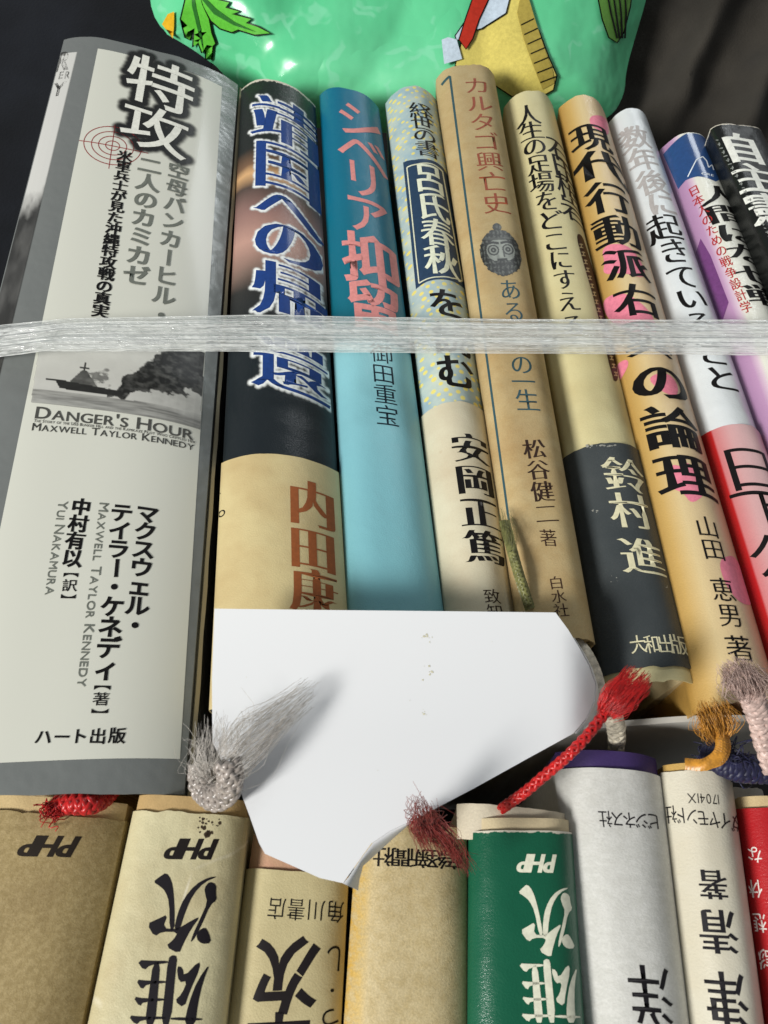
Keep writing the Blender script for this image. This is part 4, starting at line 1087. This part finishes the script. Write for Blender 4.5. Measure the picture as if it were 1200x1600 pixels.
def mark(label, pt): return tag(empty('ribbon_bookmark', P(*pt)), label, 'bookmark')

SIL = thread_mat('silver_thread', (0.62, 0.58, 0.53, 1), 0.25); TPE = thread_mat('taupe_thread', (0.34, 0.30, 0.27, 1), 0.22)
r_ = mark('silver grey braided bookmark looped at the lower left corner of the white paper', (345, 1255, 0.205))
braid([(316, 1196, 0.210), (315, 1222, 0.210), (324, 1240, 0.210), (340, 1246, 0.212), (355, 1236, 0.215), (360, 1214, 0.218), (356, 1190, 0.219)], 0.0018, 0.00055, 1.7, TPE, r_, strands=7, flat=0.7, n=200)
tuft((352, 1196, 0.2185), [(468, 1062, 0.2175), (487, 1070, 0.2175), (488, 1090, 0.217), (468, 1116, 0.217)], 150, 0.000034, SIL, r_, 0.0008, 0.0007, bw=0.0021)
tuft((340, 1200, 0.217), [(312, 1140, 0.219), (330, 1124, 0.219), (352, 1128, 0.219), (400, 1104, 0.2175)], 130, 0.00003, SIL, r_, 0.0014, 0.0014, bw=0.002)
tuft((322, 1206, 0.213), [(298, 1130, 0.216), (292, 1175, 0.215), (302, 1230, 0.213)], 40, 0.00003, SIL, r_, 0.0016, 0.0018, bw=0.0012)

RED = thread_mat('red_thread', (0.50, 0.010, 0.010, 1), 0.35)
r_ = mark('bright red braided bookmark with a frayed end crossing the purple cover', (900, 1160, 0.21))
braid([(764, 1276, 0.194), (780, 1266, 0.2005), (800, 1252, 0.205), (822, 1236, 0.208), (848, 1214, 0.210), (874, 1192, 0.2125), (896, 1172, 0.214), (920, 1146, 0.214), (942, 1118, 0.213), (954, 1102, 0.213)], 0.0006, 0.00042, 8, RED, r_, strands=3, flat=0.5, n=260)
tuft((948, 1110, 0.213), [(975, 1046, 0.216), (990, 1044, 0.217), (1014, 1056, 0.217), (1012, 1078, 0.215)], 460, 0.00005, RED, r_, 0.0004, 0.0005, bw=0.0010)

CRM = thread_mat('cream_thread', (0.62, 0.56, 0.44, 1), 0.5)
r_ = mark('flat cream woven bookmark hanging beside the right edge of the white paper', (945, 1090, 0.2))
flat_ribbon([(896, 998, 0.204), (915, 1018, 0.205), (930, 1048, 0.205), (940, 1082, 0.205), (954, 1110, 0.204), (962, 1140, 0.2)], 0.0019, CRM, r_)
braid([(955, 1112, 0.205), (962, 1130, 0.203), (964, 1150, 0.199), (962, 1176, 0.190)], 0.0014, 0.0006, 3, CRM, r_, strands=3, n=90, name='ribbon_knot')

GLD = thread_mat('gold_thread', (0.55, 0.25, 0.03, 1), 0.35)
r_ = mark('mustard gold bookmark tuft below the golden yellow book', (1115, 1150, 0.2))
flat_ribbon([(1070, 1194, 0.204), (1100, 1195, 0.206), (1122, 1180, 0.207), (1126, 1160, 0.207), (1116, 1138, 0.206)], 0.0019, GLD, r_)
flat_ribbon([(1098, 1196, 0.205), (1124, 1188, 0.206), (1134, 1166, 0.206), (1128, 1142, 0.206)], 0.0014, GLD, r_)
tuft((1121, 1148, 0.206), [(1083, 1112, 0.209), (1096, 1097, 0.209), (1118, 1094, 0.209), (1138, 1098, 0.208)], 420, 0.000055, GLD, r_, 0.0004, 0.0004, bw=0.0014)

PKT = thread_mat('pink_thread', (0.58, 0.43, 0.38, 1), 0.4)
r_ = mark('dusty pink braided bookmark with a fluffy end at the right edge', (1180, 1100, 0.21))
braid([(1210, 1200, 0.206), (1197, 1160, 0.210), (1187, 1122, 0.214), (1176, 1092, 0.217), (1168, 1076, 0.218)], 0.0017, 0.0007, 3.5, PKT, r_, strands=4, flat=0.7)
tuft((1170, 1082, 0.218), [(1122, 1046, 0.226), (1138, 1034, 0.228), (1160, 1030, 0.228), (1182, 1042, 0.225)], 440, 0.00005, PKT, r_, 0.0006, 0.0005, bw=0.0018)

NVT = thread_mat('navy_thread', (0.012, 0.013, 0.05, 1), 0.5)
r_ = mark('dark navy bookmark lying behind the red book', (1150, 1195, 0.2))
braid([(1104, 1178, 0.200), (1128, 1190, 0.202), (1160, 1200, 0.202), (1212, 1202, 0.200)], 0.0019, 0.0008, 4, NVT, r_, strands=4)
tuft((1118, 1188, 0.201), [(1100, 1164, 0.199), (1118, 1160, 0.200), (1140, 1178, 0.200)], 120, 0.00014, NVT, r_, 0.0012, 0.0010)
tuft((1140, 1196, 0.202), [(1164, 1184, 0.203), (1178, 1200, 0.202), (1172, 1218, 0.200)], 120, 0.00016, NVT, r_, 0.0012, 0.0012)

r_ = mark('red bookmark knot peeping out from under the silver grey book', (120, 1260, 0.2))
braid([(84, 1260, 0.200), (110, 1256, 0.2015), (140, 1256, 0.2015), (158, 1250, 0.199), (172, 1236, 0.196)], 0.0013, 0.00065, 3, RED, r_, strands=4)
tuft((88, 1262, 0.200), [(68, 1262, 0.203), (74, 1280, 0.203), (90, 1272, 0.202)], 90, 0.00012, RED, r_, 0.0012, 0.0008)

OLT = thread_mat('olive_thread', (0.17, 0.17, 0.055, 1), 0.4)
r_ = mark('olive green ribbon bookmark lying between the dotted book and the tall tan book', (815, 900, 0.204))
flat_ribbon([(788, 815, 0.207), (797, 850, 0.2085), (808, 890, 0.2085), (818, 922, 0.208), (828, 952, 0.206)], 0.0020, OLT, r_)
braid([(800, 862, 0.2095), (812, 898, 0.2095), (826, 945, 0.208)], 0.0005, 0.00035, 4, OLT, r_, strands=3, n=90)
tuft((797, 855, 0.2085), [(778, 800, 0.2065), (788, 794, 0.208), (800, 812, 0.209)], 45, 0.00004, OLT, r_, 0.0006, 0.0005, bw=0.0010)

DRT = thread_mat('dull_red_thread', (0.26, 0.035, 0.028, 1), 0.45)
r_ = mark('dull red bookmark tuft hanging over the sand coloured book', (680, 1300, 0.21))
tuft((668, 1284, 0.216), [(655, 1326, 0.2125), (680, 1334, 0.2125), (706, 1336, 0.212), (728, 1362, 0.2105), (738, 1356, 0.2105)], 330, 0.00005, DRT, r_, 0.0007, 0.0006, bw=0.0014)
tuft((668, 1284, 0.217), [(642, 1248, 0.226), (655, 1244, 0.227), (682, 1262, 0.224)], 70, 0.00005, DRT, r_, 0.0010, 0.0014, bw=0.0012)

# ================================================================== GREEN PLASTIC BAG
BY, BZ, BK = 0.262, 0.185, 0.62
bag_out = [(226, -260), (230, -40), (240, 40), (300, 74), (345, 108), (372, 150), (420, 190), (560, 205), (760, 212), (900, 204), (955, 184), (976, 148), (978, 110), (992, 60), (1010, 0), (1020, -60), (1030, -260)]
for _ in range(2):
    p_ = np.array(bag_out, float); q_ = np.roll(p_, -1, axis=0); bag_out = [tuple(a) for a in np.stack([p_ * 0.75 + q_ * 0.25, p_ * 0.25 + q_ * 0.75], 1).reshape(-1, 2)]
bag_np = np.array(dense(bag_out, 12))
def bagp(x, y, lift=0.0):
    d = np.min(np.hypot(bag_np[:, 0] - x, bag_np[:, 1] - y)); e = min(d / 120.0, 1.0)
    puff = 0.018 * (1 - (1 - e) ** 2)
    w = e * 0.0055 * (fbm(x / 130.0 + 3, y / 100.0, 2, 6) - 0.4) + 0.002 * abs(math.sin((x * 0.9 + y * 0.35) / 47.0 + 2 * float(fbm(x / 200.0, y / 200.0, 2, 3)))) * e
    return PT(x, y, BY, BZ + (puff + w + lift) * math.hypot(1, BK), BK)
g = NT('green_plastic'); tc = g.n('ShaderNodeTexCoord'); O = tc.outputs['Object']
base = g.ramp(g.noise(O, 8, 4), [(0.35, srgb(78, 196, 136)), (0.65, srgb(124, 226, 172))])
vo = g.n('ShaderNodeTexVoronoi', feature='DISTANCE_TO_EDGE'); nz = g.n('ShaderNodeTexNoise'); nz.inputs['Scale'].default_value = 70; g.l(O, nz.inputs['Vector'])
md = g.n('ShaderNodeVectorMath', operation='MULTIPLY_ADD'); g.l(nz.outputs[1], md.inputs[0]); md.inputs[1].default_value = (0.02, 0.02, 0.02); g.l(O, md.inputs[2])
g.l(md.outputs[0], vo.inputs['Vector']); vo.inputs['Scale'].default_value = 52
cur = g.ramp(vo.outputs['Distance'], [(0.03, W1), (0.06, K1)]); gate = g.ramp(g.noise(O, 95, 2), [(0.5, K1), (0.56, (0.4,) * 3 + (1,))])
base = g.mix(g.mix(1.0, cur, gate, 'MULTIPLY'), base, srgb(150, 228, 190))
g.l(base, g.b.inputs['Base Color']); g.b.inputs['Roughness'].default_value = 0.3; g.b.inputs['Coat Weight'].default_value = 0.25; g.b.inputs['Coat Roughness'].default_value = 0.12
bp = g.n('ShaderNodeBump'); bp.inputs['Strength'].default_value = 0.9; bp.inputs['Distance'].default_value = 0.007
rg = g.n('ShaderNodeMath', operation='SUBTRACT'); g.l(g.noise(O, 20, 4, 0.45), rg.inputs[0]); rg.inputs[1].default_value = 0.5
rg2 = g.n('ShaderNodeMath', operation='ABSOLUTE'); g.l(rg.outputs[0], rg2.inputs[0]); g.l(rg2.outputs[0], bp.inputs['Height']); g.l(bp.outputs[0], g.b.inputs['Normal'])
BAGM = g.m
W_, F_ = fill_px(bag_out, 12, bagp)
bag = empty('plastic_bag', PT(600, 100, BY, BZ, BK)); tag(bag, 'shiny mint green plastic bag with leaf and fruit prints behind the books', 'bag')
fr = mesh_obj('bag_film', W_, F_, BAGM, bag); solid(fr, 0.0004)
n_ = np.array([0, -BK, 1.0]) / math.hypot(1, BK)
bk_, bf_ = fill_px(bag_out, 30, lambda x, y: PT(x, y, BY, BZ, BK) - n_ * 0.02 * min(1, np.min(np.hypot(bag_np[:, 0] - x, bag_np[:, 1] - y)) / 90.0) ** 0.6)
mesh_obj('bag_back', bk_, [f[::-1] for f in bf_], BAGM, bag)
def bag_print(poly, name, mat, lift, smooth=0, step=9):
    p = np.array(poly, float)
    for _ in range(smooth):
        nx = np.roll(p, -1, axis=0); p = np.stack([p * 0.75 + nx * 0.25, p * 0.25 + nx * 0.75], 1).reshape(-1, 2)
    W, F = fill_px([tuple(a) for a in p], step, lambda x, y: bagp(x, y, lift * 0.7 + 0.0004))
    return mesh_obj(name, W, F, mat, bag)
def grow(poly, k):
    p = np.array(poly, float); out = []
    m = len(p); ar = np.sum(p[:, 0] * np.roll(p[:, 1], -1) - np.roll(p[:, 0], -1) * p[:, 1]); s = 1 if ar > 0 else -1
    for i in range(m):
        a, c = p[i - 1], p[(i + 1) % m]; d = c - a; L = np.hypot(*d) + 1e-9; out.append(tuple(p[i] + s * np.array([d[1], -d[0]]) / L * k))
    return out
LF = ink(96, 190, 62, rough=0.25, coat=0.4); LD = ink(46, 110, 44, rough=0.25); LK = ink(14, 16, 12, rough=0.3)
leaf1 = [(296, -30), (290, 0), (283, 30), (290, 58), (296, 62), (304, 44), (302, 74), (310, 66), (316, 82), (322, 80), (322, 92), (330, 92), (332, 72), (336, 68), (330, 52), (326, 30), (316, 8), (306, -30)]
leaf2 = [(306, -30), (318, 10), (330, 32), (344, 44), (362, 50), (372, 46), (398, 54), (422, 52), (402, 42), (384, 36), (392, 30), (362, 22), (374, 18), (352, 12), (358, 4), (332, -2), (330, -30)]
for lf in (leaf1, leaf2):
    bag_print(grow(lf, 2.4), 'leaf_outline', LK, 0.0010, 0, 10); bag_print(lf, 'leaf_print', LF, 0.0014, 0, 10)
bag_print([(297, -30), (300, 10), (308, 44), (318, 80), (314, 46), (306, 10), (300, -30)], 'leaf_vein', LD, 0.0018)
bag_print([(316, 0), (334, 22), (366, 40), (400, 50), (366, 34), (338, 14), (318, -6)], 'leaf_vein', LD, 0.0018)
bag_print([(253, 38), (262, 22), (272, 18), (272, 40), (270, 60)], 'yellow_print', ink(224, 176, 40, rough=0.3), 0.0012)
# wedge shape with hatching
yel = [(756, -60), (740, 20), (722, 66), (712, 102), (770, 130), (800, 150), (846, 150), (864, 140), (869, 118), (856, 88), (842, 50), (822, 20), (812, -60)]
bag_print(grow(yel, 2.2), 'fruit_outline', LK, 0.0010); bag_print(yel, 'fruit_print', ink(222, 206, 110, rough=0.3, coat=0.3), 0.0014)
bag_print([(818, -30), (836, 30), (852, 80), (864, 112), (866, 130), (848, 140), (832, 100), (818, 60), (808, 20)], 'fruit_shade_print', ink(176, 158, 76, rough=0.3), 0.0018)
for k in range(7):
    y = 30 + k * 15; x = 822 + k * 5
    bag_print([(x - 8, y + 8), (x + 12 + k, y - 2), (x + 12 + k, y), (x - 8, y + 10)], 'hatch_line', LK, 0.0021, 0, 8)
blu = [(690, 62), (700, 58), (716, 62), (728, 50), (752, 44), (790, 20), (800, -20), (760, -20), (730, 30), (712, 56), (722, 92), (694, 100)]
bag_print(grow(blu, 2.0), 'petal_outline', LK, 0.0022); bag_print(blu, 'petal_print', ink(196, 212, 226, rough=0.3), 0.0026)
redp = [(752, -60), (742, -10), (728, 30), (718, 62), (728, 76), (738, 60), (748, 30), (762, 0), (772, -60)]
bag_print(grow(redp, 2.0), 'stem_outline', LK, 0.0029); bag_print(redp, 'stem_print', ink(186, 52, 36, rough=0.3), 0.0033)
lime = [(942, -40), (936, 0), (942, 30), (952, 58), (964, 66), (974, 50), (984, 10), (990, -40)]
bag_print(grow(lime, 2.2), 'fruit_outline', LK, 0.0010); bag_print(lime, 'fruit_print', ink(104, 156, 70, rough=0.3), 0.0014)
for k in range(4):
    bag_print([(944 + k * 10, -30), (946 + k * 10, -30), (956 + k * 8, 20), (966 + k * 4, 60), (963 + k * 4, 60), (953 + k * 8, 20)], 'hatch_line', LK, 0.0019, 0, 8)

# ================================================================== DARK CLOTHS
def cloth(name, label, cat, outl, step, fn, mat):
    W, F = fill_px(outl, step, fn); o = mesh_obj(name, W, F, mat); solid(o, 0.002); tag(o, label, cat); return o
def lcl(x, y):
    q = PT(x, y, 0.2, 0.150, 0.22)
    q[2] += 0.010 * (fbm(x / 150.0, y / 210.0, 4, 12) - 0.5)
    return q
cloth('navy_cloth', 'smooth dark navy cloth lying to the left of the silver grey book', 'cloth', [(-700, -300), (330, -300), (330, 130), (230, 220), (60, 620), (-200, 1000), (-700, 1000)], 24, lcl, cloth_mat('navy_fabric', srgb(17, 20, 26)))
def rcl(x, y):
    q = PT(x, y, 0.27, 0.172, 0.55)
    u = (x - 1000) * 0.86 + (y + 40) * 0.42
    fold = (0.5 + 0.5 * math.sin(u / 19.0 + 3.2 * float(fbm(x / 170.0, y / 170.0, 3, 2)))) ** 1.5
    amp = 0.012 * min(1, max(0, (x - 985) / 70.0))
    n = np.array([0, -0.48, 0.87])
    return q + n * (amp * fold + 0.010 * float(fbm(x / 140.0, y / 140.0, 3, 22)))
cloth('black_cloth', 'black gathered cloth with soft folds behind the right end of the books', 'cloth', [(940, -300), (1500, -300), (1500, 360), (1260, 330), (1130, 290), (1000, 250), (930, 230), (900, 150)], 7, rcl, cloth_mat('black_fabric', srgb(52, 49, 44), 1500))
